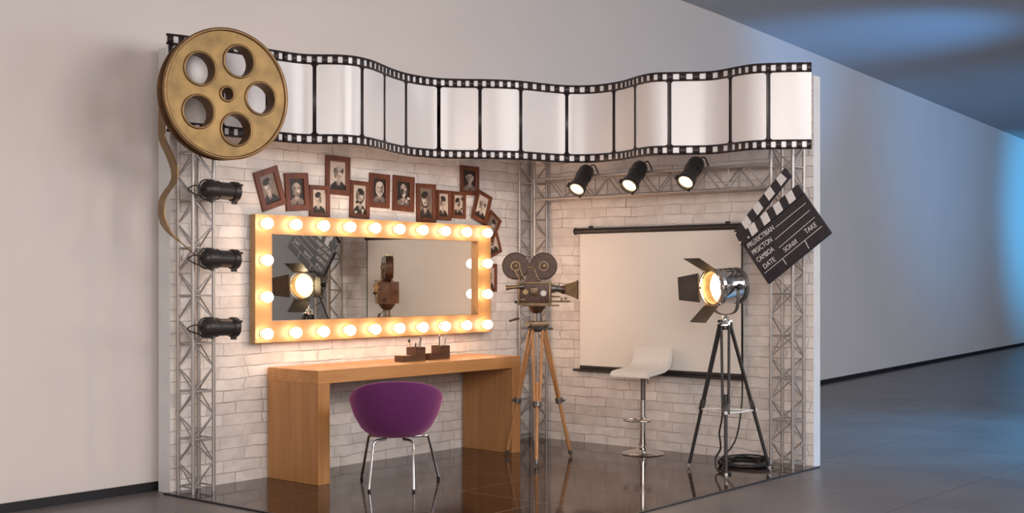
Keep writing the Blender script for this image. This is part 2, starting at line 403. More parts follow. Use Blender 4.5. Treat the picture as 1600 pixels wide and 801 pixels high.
for s0, s1 in zip(ds, ds[1:]):
    p = (s1 - s0) / 5
    for k in range(5):
        c = s0 + p * (k + .5); hw = p * .235
        for za, zb, h in ((B0, FT, hT), (FB, B1, hB)):
            fq(c - p / 2, c - hw, za, zb); fq(c + hw, c + p / 2, za, zb); fq(c - hw, c + hw, za, h[0]); fq(c - hw, c + hw, h[1], zb)
    for sd, sg in ((s0, 1), (s1, -1)):
        for zc, zs in ((B0, -1), (B1, 1)):
            if not 0 < sd < fs[-1]: continue
            arc = []
            for k in range(7):
                a = PI / 2 * k / 6; arc.append((sd + sg * (dw + cr - cr * math.cos(a)), zc + zs * (cr - cr * math.sin(a))))
            if max(q[0] for q in arc) > fs[-1] or min(q[0] for q in arc) < 0: continue
            pts = [(sd + sg * dw, zc)] + arc
            try: b.bm.faces.new([film_vert(b.bm, q[0], q[1], .0025) for q in pts])
            except ValueError: pass
for sd in ds:
    if 0 < sd < fs[-1]: fq(sd - dw, sd + dw, B1, B0)
for f in b.bm.faces: f.normal_update()
bmesh.ops.remove_doubles(b.bm, verts=b.bm.verts[:], dist=.0004)
ob = b.build('perforated_border', M_FILM_K, film, smooth=60)
so = ob.modifiers.new('thick', 'SOLIDIFY'); so.thickness = .004; so.offset = 0
# two concealed hangers from the truss towers behind
for s_, tgt in ((film_s(300), (-3.445, -.17)), (film_s(1240), (-.22, -2.475))):
    p = film_at(s_) - film_nrm(s_) * .008
    MB().cyl(Vector((p.x, p.y, 2.42)) - film_loc, Vector((tgt[0], tgt[1], 2.42)) - film_loc, .008, seg=8).build('hanger', M_STEEL, film)

# ------------------------------------------------------------------ trusses
def truss(t, length, size, bay, M, cr=.0118, br=.0050, rungs_on=True):
    """box truss along local z of M, centred on its axis"""
    h = size / 2; c = [Vector((-h, -h, 0)), Vector((h, -h, 0)), Vector((h, h, 0)), Vector((-h, h, 0))]
    Z = Vector((0, 0, 1))
    for p in c: MB().cyl(M @ p, M @ (p + Z * length), cr, seg=14).build('chord', M_STEEL, t)
    nb = int(length / bay)
    for i in range(4):
        p, q = c[i], c[(i + 1) % 4]
        if i % 2: p, q = q, p
        b = MB()
        for k in range(nb):
            z0 = .035 + k * bay
            b.cyl(M @ (p + Z * z0), M @ (q + Z * (z0 + bay / 2)), br, seg=6); b.cyl(M @ (q + Z * (z0 + bay / 2)), M @ (p + Z * (z0 + bay)), br, seg=6)
            b.cyl(M @ (p + Z * z0), M @ (q + Z * z0), br, seg=6)
        b.build('lattice', M_STEEL, t)
I4 = Matrix.Identity(4)
TL = thing('truss_tower', 'aluminium box truss tower under the big gold film reel', 'truss', (-3.37, -.095, ZF), 0, 'aluminium truss towers')
truss(TL, 2.62, .15, .29, I4)
TC = thing('truss_tower', 'aluminium box truss tower in the brick corner behind the movie camera', 'truss', (-.105, -.105, ZF), 0, 'aluminium truss towers')
truss(TC, 2.45, .155, .29, I4)
TR = thing('truss_tower', 'aluminium box truss tower behind the clapperboard', 'truss', (-.135, -2.39, ZF), 0, 'aluminium truss towers')
truss(TR, 2.62, .165, .29, I4)
TH = thing('truss_beam', 'horizontal aluminium truss beam carrying three lit spotlights above the screen', 'truss', (-.135, -.195, 2.018))
truss(TH, 2.105, .16, .29, Matrix.Rotation(PI / 2, 4, 'X'))

# ------------------------------------------------------------------ film reel
reel_c = at_depth(355.5, 146.5, 7.22); R_ = .384; TH_ = .115
hd = math.radians(256)
reel = thing('film_reel', 'giant aged gold film reel with five round holes and a trailing strip', 'film reel', reel_c)
# local frame: +Z of disc -> heading hd
u = Vector((-math.sin(hd), math.cos(hd), 0)); nrm = Vector((math.cos(hd), math.sin(hd), 0))
MR = Matrix(((u.x, 0, nrm.x, 0), (u.y, 0, nrm.y, 0), (0, 1, 0, 0), (0, 0, 0, 1)))   # x->u (screen right), y->up, z->normal
holes = [(R_ * .545 * math.cos(math.radians(-2.4 + 72 * k)), R_ * .545 * math.sin(math.radians(-2.4 + 72 * k))) for k in range(5)]
HR, HUB = R_ * .238, R_ * .098
def rot_mesh(me, M): me.transform(M); return me
def reel_disc(rad, z0, z1, name, mat):
    me = curve_mesh([circ(0, 0, rad, 96)] + [circ(x, y, HR, 40) for x, y in holes] + [circ(0, 0, HUB, 28)], (z1 - z0) / 2)
    me.transform(MR @ Matrix.Translation((0, 0, (z0 + z1) / 2)))
    return link_mesh(name, me, mat, reel, smooth=35)
reel_disc(R_ * .985, -.014, -.004, 'front_flange', M_GOLD)
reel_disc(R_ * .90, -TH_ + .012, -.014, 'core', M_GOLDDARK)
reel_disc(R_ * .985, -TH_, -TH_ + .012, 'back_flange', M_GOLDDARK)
def ring(name, cx, cy, r, w, z, mat, seg=64, hgt=.012):
    prof = [(r - w, -.006), (r - w, hgt * .5), (r - w * .6, hgt), (r - w * .1, hgt), (r + w * .35, hgt * .5), (r + w * .35, -.006)]
    b = MB(); b.lathe(prof, (cx, cy, z), (0, 0, 1), seg, closed=True); bmesh.ops.transform(b.bm, matrix=MR, verts=b.bm.verts)
    return b.build(name, mat, reel, smooth=50)
ring('outer_rim', 0, 0, R_ * .985, R_ * .04, -.006, M_GOLDRIM, 96, .014)
for x, y in holes: ring('hole_rim', x, y, HR * 1.07, HR * .12, -.004, M_GOLDRIM, 44, .010)
ring('hub_rim', 0, 0, HUB * 1.2, HUB * .3, -.004, M_GOLDRIM, 32, .010)
# trailing strip: a flat gold ribbon hanging beside the tower, its width along the reel's axis
tail_px = [(262, 96), (256, 130), (253.5, 170), (253, 200), (254, 218), (262, 236), (270, 256), (273.5, 272), (270, 286), (262, 297), (254.5, 310), (252.5, 326), (254, 342), (260, 356), (269, 367), (279, 375.5)]
tp = [at_depth(px, py, 7.36) - reel_c for px, py in tail_px]
tp = smooth_path(tp, 5); b = MB(); prev = None
for i, p in enumerate(tp):
    t = (tp[min(i + 1, len(tp) - 1)] - tp[max(i - 1, 0)]).normalized()
    wid = .05 * (1 if i < len(tp) - 12 else max(.25, (len(tp) - 1 - i) / 12)); side = nrm * wid; th = t.cross(nrm).normalized() * .004
    q = [b.bm.verts.new(p + a) for a in (side + th, -side + th, -side - th, side - th)]
    if prev:
        for k in range(4): b.bm.faces.new((prev[k], prev[(k + 1) % 4], q[(k + 1) % 4], q[k]))
    else: b.bm.faces.new(q)
    prev = q
b.bm.faces.new(prev[::-1]); b.build('trailing_strip', M_GOLDRIM, reel, smooth=50)
wire = smooth_path([tp[-1], at_depth(288, 383, 7.38) - reel_c, at_depth(297, 391, 7.42) - reel_c, at_depth(306, 399.5, 7.52) - reel_c], 4)
MB().tube(wire, .004, 8).build('tie_wire', M_GOLDRIM, reel)
pb = film_at(film_s(355)); qv = Vector((pb.x, pb.y, reel_c.z)) - reel_c
MB().cyl(-nrm * (TH_ - .01) + Vector((0, 0, -.07)), qv + Vector((0, 0, -.07)), .02, seg=12).build('mount_arm', M_DARK, reel)

# ------------------------------------------------------------------ par cans on the long side tower (unlit)
def par_can(loc, axis, label, group, length=.29, r=.055, lit=False, name='par_can_light'):
    t = thing(name, label, 'spotlight', loc, 0, group)
    a = Vector(axis).normalized(); M = frame_to(a)
    def lt(prof, nm, mat, seg=32, sm=40, cl=False):
        b = MB(); b.lathe(prof, (0, 0, 0), a, seg, closed=cl); return b.build(nm, mat, t, smooth=sm)
    h = length
    lt([(0, -h * .5), (r * .45, -h * .5), (r * .82, -h * .44), (r, -h * .34), (r, -h * .10), (r * 1.05, -h * .09), (r * 1.05, -h * .06), (r * .94, -h * .05), (r * .94, h * .36), (r * .90, h * .36), (r * .90, h * .2), (r * .72, h * .05), (0, h * .05)], 'housing', M_BLACK)
    lt([(r * 1.04, h * .34), (r * 1.10, h * .36), (r * 1.10, h * .5), (r * .90, h * .5), (r * .90, h * .34)], 'lens_ring', M_BLACK, cl=True)
    if lit:
        ln_ = lt([(r * .55, h * .462), (r * .9, h * .44), (r * .9, h * .42), (r * .55, h * .42)], 'lens', M_LAMP, cl=True)
        b = MB(); b.lathe([(0, h * .472), (r * .3, h * .47), (r * .56, h * .462), (r * .56, h * .43), (0, h * .43)], (0, 0, 0), a, 32); b.build('lens_centre', M_LAMPHOT, ln_)
    else: lt([(0, h * .44), (r * .9, h * .40), (r * .9, h * .38), (0, h * .38)], 'lens', M_GUN)
    for k in range(3):   # filter holder lugs
        ang = 2 * PI * k / 3 + .5; d = M @ Vector((math.cos(ang), math.sin(ang), 0))
        MB().box(a * h * .44 + d * r * 1.14, (.026, .014, length * .16), frame_to(a).to_3x3() @ Matrix.Rotation(ang, 3, 'Z'), .003).build('filter_clip', M_BLACK, t)
    return t, M
def yoke(t, a, r, up, h, foot):
    """U bracket from both sides of the can to a clamp point"""
    a = Vector(a).normalized(); up = Vector(up).normalized(); s = a.cross(up).normalized()
    b = MB()
    pts = [s * (r * 1.08), s * (r * 1.12) + up * (h * .75), s * (r * .8) + up * h, -s * (r * .8) + up * h, -s * (r * 1.12) + up * (h * .75), -s * (r * 1.08)]
    b.tube(smooth_path(pts, 4), .0055, 8); b.build('yoke', M_BLACK, t)
    for sg in (1, -1): MB().cyl(s * sg * r * .95, s * sg * (r * 1.08 + .018), .012, seg=12).build('knob', M_BLACK, t)
    b = MB(); b.cyl(up * h, foot, .008, seg=10); b.box(foot, (.032, .032, .045), None, .004); b.build('clamp', M_BLACK, t)
for (px, py, lab) in ((343, 297.5, 'unlit black par can spotlight clamped highest on the tower under the gold reel'), (342.5, 404, 'unlit black par can spotlight in the middle of three, where the gold strip ends'), (342, 511, 'unlit black par can spotlight clamped lowest on the tower under the gold reel')):
    c = on_y(px, py, -.235)
    t, M = par_can(c, (1, -.04, -.02), lab, 'unlit par cans on the truss tower', .245, .056)
    foot = Vector((-3.295, -.17, c.z)) - c
    b = MB(); s_ = Vector((0, 0, 1))
    b.tube(smooth_path([s_ * .0575 + Vector((-.05, 0, 0)), s_ * .0575 + Vector((-.11, 0, 0)), s_ * .03 + Vector((-.145, .0, 0)), -s_ * .03 + Vector((-.145, .0, 0)), -s_ * .0575 + Vector((-.11, 0, 0)), -s_ * .0575 + Vector((-.05, 0, 0))], 4), .0055, 8); b.build('yoke', M_BLACK, t)
    for sg in (1, -1): MB().cyl(s_ * sg * .05 + Vector((-.05, 0, 0)), s_ * sg * .064 + Vector((-.05, 0, 0)), .011, seg=12).build('knob', M_BLACK, t)
    b = MB(); b.cyl(Vector((-.145, 0, 0)), foot + Vector((0, -.01, 0)), .008, seg=10); b.box(foot + Vector((0, -.012, 0)), (.03, .018, .045), None, .004); b.build('clamp', M_BLACK, t)
    MB().tube(smooth_path([Vector((-.148, 0, .01)), Vector((-.19, -.02, .02)), Vector((-.215, .01, -.01)), foot + Vector((-.012, .0, -.07))], 5), .004, 7).build('cord', M_CABLE, t)

# ------------------------------------------------------------------ lit spotlights on the beam
for (px, py, tx, ty, lab) in ((910, 279, 902, 294, 'lit black spotlight on the beam nearest the brick corner'), (993, 273.5, 984, 288.5, 'lit black spotlight in the middle of the three on the beam'), (1081, 267.5, 1072, 283, 'lit black spotlight on the beam nearest the clapperboard')):
    c = on_x(px, py, -.315); a = (at_depth(tx, ty, (on_x(px, py, -.315) - CAM).dot(FW) - .07) - c).normalized()
    t, M = par_can(c, a, lab, 'lit spotlights on the truss beam', .26, .060, True, 'stage_spotlight')
    yoke(t, a, .060, Vector((.75, 0, .5)), .08, Vector((-.215, c.y, 2.105)) - c)
    MB().tube(smooth_path([-a * .12, -a * .15 + Vector((.02, -.03, .01)), Vector((-.2, c.y - .07, 2.11)) - c], 6), .005, 8).build('cord', M_CABLE, t)
    li = bpy.data.lights.new('spot_beam', 'SPOT'); li.energy = 26; li.color = (1, .72, .42); li.spot_size = math.radians(95); li.spot_blend = .7; li.shadow_soft_size = .05
    lo = bpy.data.objects.new('spot_beam', li); COL.objects.link(lo); lo.location = c + a * .135; lo.rotation_euler = (-a).to_track_quat('Z', 'Y').to_euler()

# ------------------------------------------------------------------ framed portraits
def portrait(b, w, h, k):
    """a head-and-shoulders photograph in flat tone shapes: 0 paper/background, 1 mid, 2 dark, 3 light, 4 face"""
    rnd = random.Random(100 + k); y = 0.
    def lay(poly, mi):
        nonlocal y
        y -= .0002; b.flat([(max(-w / 2, min(w / 2, x)), max(-h / 2, min(h / 2, z))) for x, z in poly], y, mi)
    bg = (1, 2, 0, 0, 0, 2, 2, 1, 0, 0, 2, 3, 1, 0, 0)[k]
    lay([(-w / 2, -h / 2), (w / 2, -h / 2), (w / 2, h / 2), (-w / 2, h / 2)], bg)
    cx = rnd.uniform(-.08, .08) * w; cz = h * rnd.uniform(.08, .16); rx = w * rnd.uniform(.22, .28); rz = h * rnd.uniform(.20, .25)
    tilt = rnd.uniform(-.25, .25); coat = 2 if bg != 2 else 1
    lay([(cx - w * .52, -h / 2), (cx - w * .46, -h * .34), (cx - w * .2, -h * .2), (cx + w * .2, -h * .2), (cx + w * .46, -h * .34), (cx + w * .52, -h / 2)], coat)
    lay([(cx - w * .13, -h * .2), (cx, -h * .46), (cx + w * .13, -h * .2)], 3)
    lay([(cx - w * .03, -h * .25), (cx - w * .05, -h * .5), (cx + w * .05, -h * .5), (cx + w * .03, -h * .25)], 2)
    lay([(cx - w * .11, -h * .26), (cx + w * .11, -h * .26), (cx + w * .11, cz - rz * .3), (cx - w * .11, cz - rz * .3)], 4)
    hair = 2 if bg != 2 else rnd.choice((1, 3)); style = (0, 2, 0, 2, 1, 1, 2, 1, 0, 0, 2, 2, 0, 1, 1)[k]; sd = rnd.choice((-1, 1))
    if style == 1: lay(ellp(cx, cz - rz * .12, rx * 1.22, rz * 1.18, 22, rot=tilt), hair)
    lay(ellp(cx, cz, rx, rz * 1.02, 24, rot=tilt), 4)
    if style != 2: lay(ellp(cx - sd * rx * .12, cz + rz * .62, rx * 1.0, rz * .50, 18, rot=tilt + sd * .25), hair)
    else:
        for sg in (-1, 1): lay(ellp(cx + sg * rx * .92, cz + rz * .25, rx * .22, rz * .42, 12, rot=tilt), hair)
    lay(ellp(cx + sd * rx * .66, cz - rz * .12, rx * .34, rz * .78, 16, rot=tilt), 1)         # cheek turned from the studio lamp
    lay(ellp(cx - sd * rx * .36, cz - rz * .16, rx * .34, rz * .30, 14), 3)
    for sg in (-1, 1):
        lay(ellp(cx + sg * rx * .40, cz + rz * .08, rx * .24, rz * .10, 10), 1)
        lay(ellp(cx + sg * rx * .40, cz + rz * .07, rx * .13, rz * .05, 10), 2)
        lay(ellp(cx + sg * rx * .42, cz + rz * .21, rx * .27, rz * .035, 10, rot=-sg * .12), 2)
    lay([(cx - rx * .05, cz + rz * .08), (cx + sd * rx * .16, cz - rz * .26), (cx - sd * rx * .06, cz - rz * .28)], 1)
    lay(ellp(cx, cz - rz * .52, rx * .28, rz * .045, 10), 2)
    lay(ellp(cx, cz - rz * .64, rx * .20, rz * .04, 10), 1)
    if k in (1, 6): lay(ellp(cx, cz - rz * .82, rx * .6, rz * .34, 14), 3 if k == 6 else 1)
    if k in (4, 6, 9):
        for _ in range(9): lay(ellp(rnd.uniform(-.4, .4) * w, rnd.uniform(-.45, .4) * h, w * rnd.uniform(.05, .12), h * rnd.uniform(.03, .08), 8, rot=rnd.uniform(0, 3)), rnd.choice((2, 3)))
def corner_c(px, py, dx, dz, rot):
    p = on_y(px, py, -.02); r = math.radians(rot); return p.x + dx * math.cos(r) - dz * math.sin(r), p.z + dx * math.sin(r) + dz * math.cos(r)
f13 = corner_c(784.8, 345.4, -.078, -.105, -34); f14 = corner_c(786.8, 393.1, -.08, .105, 21)
FR = [(-2.730, 1.895, .204, .262, 18), (-2.500, 1.886, .202, .252, 4.3), (-2.302, 1.833, .180, .214, .4), (-2.135, 2.018, .222, .266, -.6), (-1.930, 1.862, .186, .262, -1.4), (-1.737, 1.935, .198, .244, -1.2), (-1.494, 1.927, .216, .258, -1.3), (-1.255, 1.870, .204, .285, .6), (-1.063, 1.862, .158, .226, 0), (-.899, 1.871, .156, .205, -.5), (-.770, 2.066, .212, .226, 0), (-.648, 1.866, .178, .235, -19), (f13[0], f13[1], .156, .21, -33), (f14[0], f14[1], .16, .21, 21), (-.535, 1.315, .19, .222, -.5)]
FLAB = ['brown framed portrait tilted most, first of the row beside the gold reel', 'brown framed portrait of a balding man on black, next to the tilted first one', 'small brown framed portrait hung low against the mirror top between two bigger ones', 'brown framed portrait hung highest over the first half of the mirror', 'brown framed patchy black and white portrait just beneath the highest one', 'brown framed dark-backed portrait fifth bulb along above the mirror, apart from its neighbours', 'brown framed dark portrait with white blossom-like patches above the mirror middle', 'tallest brown framed portrait, its bottom edge touching the mirror frame', 'narrow brown framed portrait squeezed between the tallest one and the pale one', 'narrow brown framed pale portrait of a small figure under the raised end portrait', 'brown framed dark portrait raised above the row near the mirror corner', 'brown framed portrait leaning clockwise above the corner bulb of the mirror', 'brown framed portrait strongly tilted, just above the half-hidden one beside the mirror edge', 'brown framed portrait leaning the other way, half hidden behind the mirror edge', 'brown framed upright portrait half behind the mirror, beside the camera film magazine']
for k, (x, z, w, h, rt) in enumerate(FR):
    yb = (0., 0., -.001, 0., -.001, 0., 0., 0., -.001, -.002, 0., -.0205, -.0105, 0., 0.)[k]
    t = thing('picture_frame', FLAB[k], 'picture frame', (x, yb, z), 0, 'brown framed portraits around the mirror')
    t.rotation_euler = (0, -math.radians(rt), 0)
    fw = min(w, h) * .165; b = MB()
    if k in (0, 1, 5, 6): fw *= 1.15
    T = .018 if k < 11 else (.016 if k == 11 else .0095)
    oi = [(-w / 2, -h / 2), (w / 2, -h / 2), (w / 2, h / 2), (-w / 2, h / 2)]
    ii = [(-w / 2 + fw, -h / 2 + fw), (w / 2 - fw, -h / 2 + fw), (w / 2 - fw, h / 2 - fw), (-w / 2 + fw, h / 2 - fw)]
    prof = [(oi, -.001), (oi, -T + .003), ([(a * .985, c * .985) for a, c in oi], -T), ([(a * 1.04, c * 1.03) for a, c in ii], -T + .001), (ii, -T + .004), (ii, -.001)]
    vs = [[b.bm.verts.new((a, yy, c)) for a, c in pl] for pl, yy in prof]
    for A, Bq in zip(vs, vs[1:] + vs[:1]):
        for q in range(4): b.bm.faces.new((A[q], A[(q + 1) % 4], Bq[(q + 1) % 4], Bq[q]))
    b.build('moulding', M_WALNUT, t, smooth=20)
    b = MB(); portrait(b, w - 2 * fw + .002, h - 2 * fw + .002, k)
    for f in b.bm.faces:
        f.normal_update()
        if f.normal.y > 0: f.normal_flip()
    b.build('photograph', [M_PAPER, M_MIDTONE, M_PDARK, M_PLIGHT, M_PSKIN], t, (0, -.0035 if T > .01 else -.0015, 0), smooth=0, normals=False)

# ------------------------------------------------------------------ vanity mirror with bulbs
mx0, mx1, mz0, mz1 = -2.897, -.588, .892, 1.720; ix0, ix1, iz0, iz1 = -2.761, -.739, 1.030, 1.596; MY = -.07
mir = thing('vanity_mirror', 'long wooden vanity mirror lit by round bulbs on its frame', 'mirror', (mx0, 0, mz0))
O = Vector((mx0, 0, mz0))
for nm, x0, x1, z0, z1, mt in (('frame_rail', mx0, mx1, iz1, mz1, M_PINE_X), ('frame_rail', mx0, mx1, mz0, iz0, M_PINE_X), ('frame_stile', mx0, ix0, iz0, iz1, M_PINE_Z), ('frame_stile', ix1, mx1, iz0, iz1, M_PINE_Z)):
    MB().box(Vector(((x0 + x1) / 2, (MY - .021) / 2, (z0 + z1) / 2)) - O, (x1 - x0, -MY - .021, z1 - z0)).build(nm, mt, mir, smooth=0)
MB().box(Vector(((ix0 + ix1) / 2, -.0275, (iz0 + iz1) / 2)) - O, (ix1 - ix0 - .001, .012, iz1 - iz0 - .001)).build('mirror_glass', M_MIRROR, mir, smooth=0)
MB().box(Vector(((ix0 + ix1) / 2, -.0105, (iz0 + iz1) / 2)) - O, (1.6, .021, .30)).build('mounting_cleat', M_DARK, mir, smooth=0)
pb0, pb9 = on_y(418, 348.5, -.118), on_y(762, 364, -.118); qb0, qb9 = on_y(418, 521, -.118), on_y(762, 507, -.118)
zt, zb = (pb0.z + pb9.z) / 2, (qb0.z + qb9.z) / 2; bx0, bx9 = (pb0.x + qb0.x) / 2, (pb9.x + qb9.x) / 2
spots = [(bx0 + (bx9 - bx0) * k / 9, z) for z in (zt, zb) for k in range(10)] + [(x, zt + (zb - zt) * q / 3) for x in (bx0, bx9) for q in (1, 2)]
bulb_me = None
for x, z in spots:
    if bulb_me is None:
        bo = MB().sphere((0, -.052, 0), .0355, 24, 16).build('bulb', M_BULB, mir)
        sk = MB().lathe([(0, 0), (.030, 0), (.030, .006), (.022, .010), (.020, .026), (0, .026)], (0, 0, 0), (0, -1, 0), 24).build('socket', M_SOCKET, bo)
        bulb_me = bo
        bo.location = Vector((x, MY - .0002, z)) - O
    else:
        c = bulb_me.copy(); COL.objects.link(c); c.parent = mir; c.location = Vector((x, MY - .0002, z)) - O
        s2 = sk.copy(); COL.objects.link(s2); s2.parent = c

# ------------------------------------------------------------------ desk
dx0, dx1, dy0, dz = -2.757, -.765, -.515, .728
desk = thing('desk', 'long light oak desk with thick slab ends under the lit mirror', 'desk', (dx0, dy0, ZF)); O = Vector((dx0, dy0, ZF))
yb_ = -.02; yc = (dy0 + yb_) / 2; yd = yb_ - dy0
MB().box(Vector(((dx0 + dx1) / 2, yc, dz - .0425)) - O, (dx1 - dx0, yd, .085), None, .002).build('desktop', M_OAK_X, desk, smooth=0)
for x0, x1 in ((dx0, dx0 + .098), (dx1 - .095, dx1)):
    MB().box(Vector(((x0 + x1) / 2, yc, (dz - .085 + ZF) / 2)) - O, (x1 - x0 - .001, yd - .001, dz - .085 - ZF - .0004), None, .002).build('side_panel', M_OAK_Z, desk, smooth=0)

# ------------------------------------------------------------------ desk organisers and pens
def desk_pt(px, py): return on_floor(px, py, dz)
c1 = desk_pt(650, 560.5); c2 = desk_pt(690, 558)
def hollow(b, x0, x1, y0, y1, h, w=.006):
    b.box(((x0 + x1) / 2, (y0 + y1) / 2, .003), (x1 - x0, y1 - y0, .006))
    for cx, cy, dx, dy in (((x0 + x1) / 2, y0 + w / 2, x1 - x0, w), ((x0 + x1) / 2, y1 - w / 2, x1 - x0, w), (x0 + w / 2, (y0 + y1) / 2, w, y1 - y0 - 2 * w), (x1 - w / 2, (y0 + y1) / 2, w, y1 - y0 - 2 * w)):
        b.box((cx, cy, h / 2 + .003), (dx, dy, h - .006))
    return b
def organiser(loc, label, paper):
    t = thing('desk_organiser', label, 'desk organiser', loc, 0, 'dark wooden desk organisers')
    hollow(MB(), -.050, .050, -.045, .045, .096).build('pen_cup', M_CUP, t, smooth=0)
    hollow(MB(), -.178, -.052, -.050, .034, .042).build('tray', M_CUP, t, smooth=0)
    if paper: MB().box((-.105, -.004, .030), (.075, .06, .022), None, .001).build('note_block', M_TAN, t, smooth=0)
    return t
p1 = desk_pt(650, 562); p2 = desk_pt(689, 559.5)
p1 = Vector((p1.x, -.30, dz + .0005)); p1 = Vector((on_y(650, 545, -.30).x, -.30, dz + .0005)); p2 = Vector((on_y(688.5, 545, -.28).x, -.28, dz + .0005))
organiser(p1, 'dark wooden desk organiser whose tray holds a pale note block', True)
organiser(p2, 'dark wooden desk organiser nearer the movie camera', False)
def pen(base, dirv, ln, r, mat, tipmat, name, label, cat, bulge=False):
    d = Vector(dirv).normalized()
    t = thing(name, label, cat, base)
    r *= 1.45; ln *= 1.04
    MB().cyl((0, 0, 0), d * ln, r, r, 8).build('shaft' if bulge else 'barrel', mat, t)
    if bulge: MB().sphere(d * (ln + .006), .0095, 10, 8, (1, 1, 1.3)).build('bristles', tipmat, t)
    else: MB().cyl(d * ln, d * (ln + .012), r, r * .25, 8).build('tip', tipmat, t)
zc = dz + .0075
pen(p1 + Vector((-.012, .01, .008)), (-.30, .05, 1), .128, .0028, M_TAN, M_DARK, 'makeup_brush', 'thin makeup brush with dark tip leaning out of the cup by the note block', 'brush', True)
pen(p1 + Vector((.004, -.012, .008)), (.20, -.03, 1), .155, .0042, M_GUN, M_SILVERPEN, 'pen', 'tallest grey pen in the cup by the note block', 'pen')
pen(p1 + Vector((-.012, -.02, .008)), (.21, .0, 1), .143, .0038, M_SILVERPEN, M_DARK, 'pen', 'silver pen beside the tallest one in the cup by the note block', 'pen')
pen(p1 + Vector((-.028, -.012, .008)), (.12, 0, 1), .110, .0038, M_DARK, M_GUN, 'pencil', 'short dark pencil in the cup by the note block', 'pencil')
pen(p2 + Vector((-.010, .0, .008)), (-.02, 0, 1), .150, .0034, M_GUN, M_WHITEPL, 'pen', 'upright pen with white tip in the cup nearer the movie camera', 'pen')
pen(p2 + Vector((.006, -.012, .008)), (.26, 0, 1), .158, .0044, M_SILVERPEN, M_GUN, 'pen', 'silver pen leaning out of the cup nearer the movie camera', 'pen')
pen(p2 + Vector((.010, .012, .008)), (.10, .0, 1), .125, .0042, M_WHITEPL, M_WHITEPL, 'makeup_brush', 'short white brush in the cup nearer the movie camera', 'brush', True)

# ------------------------------------------------------------------ purple tub chair
ch = thing('tub_chair', 'purple felt tub chair on four thin chrome legs at the desk', 'chair', (-2.43, -.875, ZF), math.radians(38.6))
PROF = [(.305, .0), (.306, .09), (.314, .14), (.334, .185), (.37, .222), (.44, .262), (.525, .290), (.588, .303), (.68, .306)]
def rho(z):
    for (z0, r0), (z1, r1) in zip(PROF, PROF[1:]):
        if z <= z1: return r0 + (r1 - r0) * max(0, (z - z0)) / (z1 - z0)
    return PROF[-1][1]
b = MB(); nu, nv = 48, 14; zbm = .305; g = []
def zrim(ph):   # ph = 0 front, pi back
    c = (1 - math.cos(ph)) / 2
    pts = [(0, .42), (.15, .44), (.35, .50), (.55, .555), (.72, .606), (.88, .650), (1, .672)]
    for (a0, v0), (a1, v1) in zip(pts, pts[1:]):
        if c <= a1: t = (c - a0) / (a1 - a0); return v0 + (v1 - v0) * t
    return .668
for i in range(nu):
    ph = 2 * PI * i / nu; zr = zrim(ph); row = []
    for j in range(nv + 1):
        t = (j / nv) ** 1.6; z = zbm + (zr - zbm) * t; r = rho(z) if j else .03
        if 0 < j < 4: r = max(r, .03 + .03 * j)
        fx = .90 if math.cos(ph) < 0 else .96
        row.append(b.bm.verts.new((r * fx * math.cos(ph), r * math.sin(ph), z)))
    g.append(row)
for i in range(nu):
    for j in range(nv): b.bm.faces.new((g[i][j], g[(i + 1) % nu][j], g[(i + 1) % nu][j + 1], g[i][j + 1]))
b.bm.faces.new([g[i][0] for i in range(nu)][::-1])
sh = b.build('shell', M_PURPLE, ch, rot=(0, 0, math.radians(8)), smooth=180)
md = sh.modifiers.new('thick', 'SOLIDIFY'); md.thickness = .032; md.offset = -1
md = sh.modifiers.new('bev', 'BEVEL'); md.width = .013; md.segments = 4; md.limit_method = 'ANGLE'; md.angle_limit = math.radians(50)
b = MB(); b.lathe([(0, -.05), (.16, -.05), (.215, -.03), (.232, 0), (.222, .028), (.17, .04), (0, .045)], (.0, 0, .415), (0, 0, 1), 40)
bmesh.ops.scale(b.bm, vec=(.94, 1, 1), verts=b.bm.verts[:]); b.build('seat_cushion', M_PURPLE2, ch, smooth=60)
for fx, fy, tx, ty, bx, by in ((-.245, .136, -.135, .100, -.16, .122), (-.245, -.136, -.135, -.100, -.16, -.122), (.225, .25, .10, .16, .135, .19), (.225, -.25, .10, -.16, .135, -.19)):
    lg = MB(); lg.tube(smooth_path([Vector((tx * .55, ty * .55, .300)), Vector((tx, ty, .299)), Vector((bx, by, .280 if fx < 0 else .296)), Vector((fx, fy, .012))][0:3], 5) + [Vector((fx, fy, .014))], .0085, 12)
    lo = lg.build('leg', M_CHAIRLEG, ch, smooth=50)
    MB().cyl((fx, fy, .0), (fx - (fx - bx) * .09, fy - (fy - by) * .09, .022), .0105, .0095, 12).build('foot', M_DARK, lo)

# ------------------------------------------------------------------ bar stool
st = thing('bar_stool', 'white low-back bar stool on a chrome column before the screen', 'stool', (-.255, -1.275, ZF), PI)
MB().lathe([(0, 0), (.155, 0), (.157, .004), (.150, .011), (.10, .024), (.05, .036), (.032, .048), (.030, .066), (.034, .07), (.034, .078), (.026, .082), (.026, .10), (0, .10)], seg=56).build('base_plate', M_CHROME, st, smooth=40)
MB().cyl((0, 0, .09), (0, 0, .40), .0245, seg=24).build('outer_column', M_CHROME, st)
MB().cyl((0, 0, .39), (0, 0, .575), .0185, seg=24).build('gas_lift', M_GUN, st)
b = MB(); pts = [Vector((.02, 0, .255))] + [Vector((.075 + .075 * math.cos(a) , .112 * math.sin(a), .255)) for a in [PI * .80 - (1.6 * PI) * k / 24 for k in range(25)]] + [Vector((.02, 0, .255))]
b.tube(pts, .0075, 10); b.cyl((0, 0, .235), (0, 0, .275), .029, seg=24); b.build('footrest', M_CHROME, st, smooth=60)
b = MB(); b.tube(smooth_path([Vector((.01, .02, .575)), Vector((.06, .075, .556)), Vector((.085, .10, .535))], 4), .004, 8); b.build('lift_lever', M_CHROME, st)
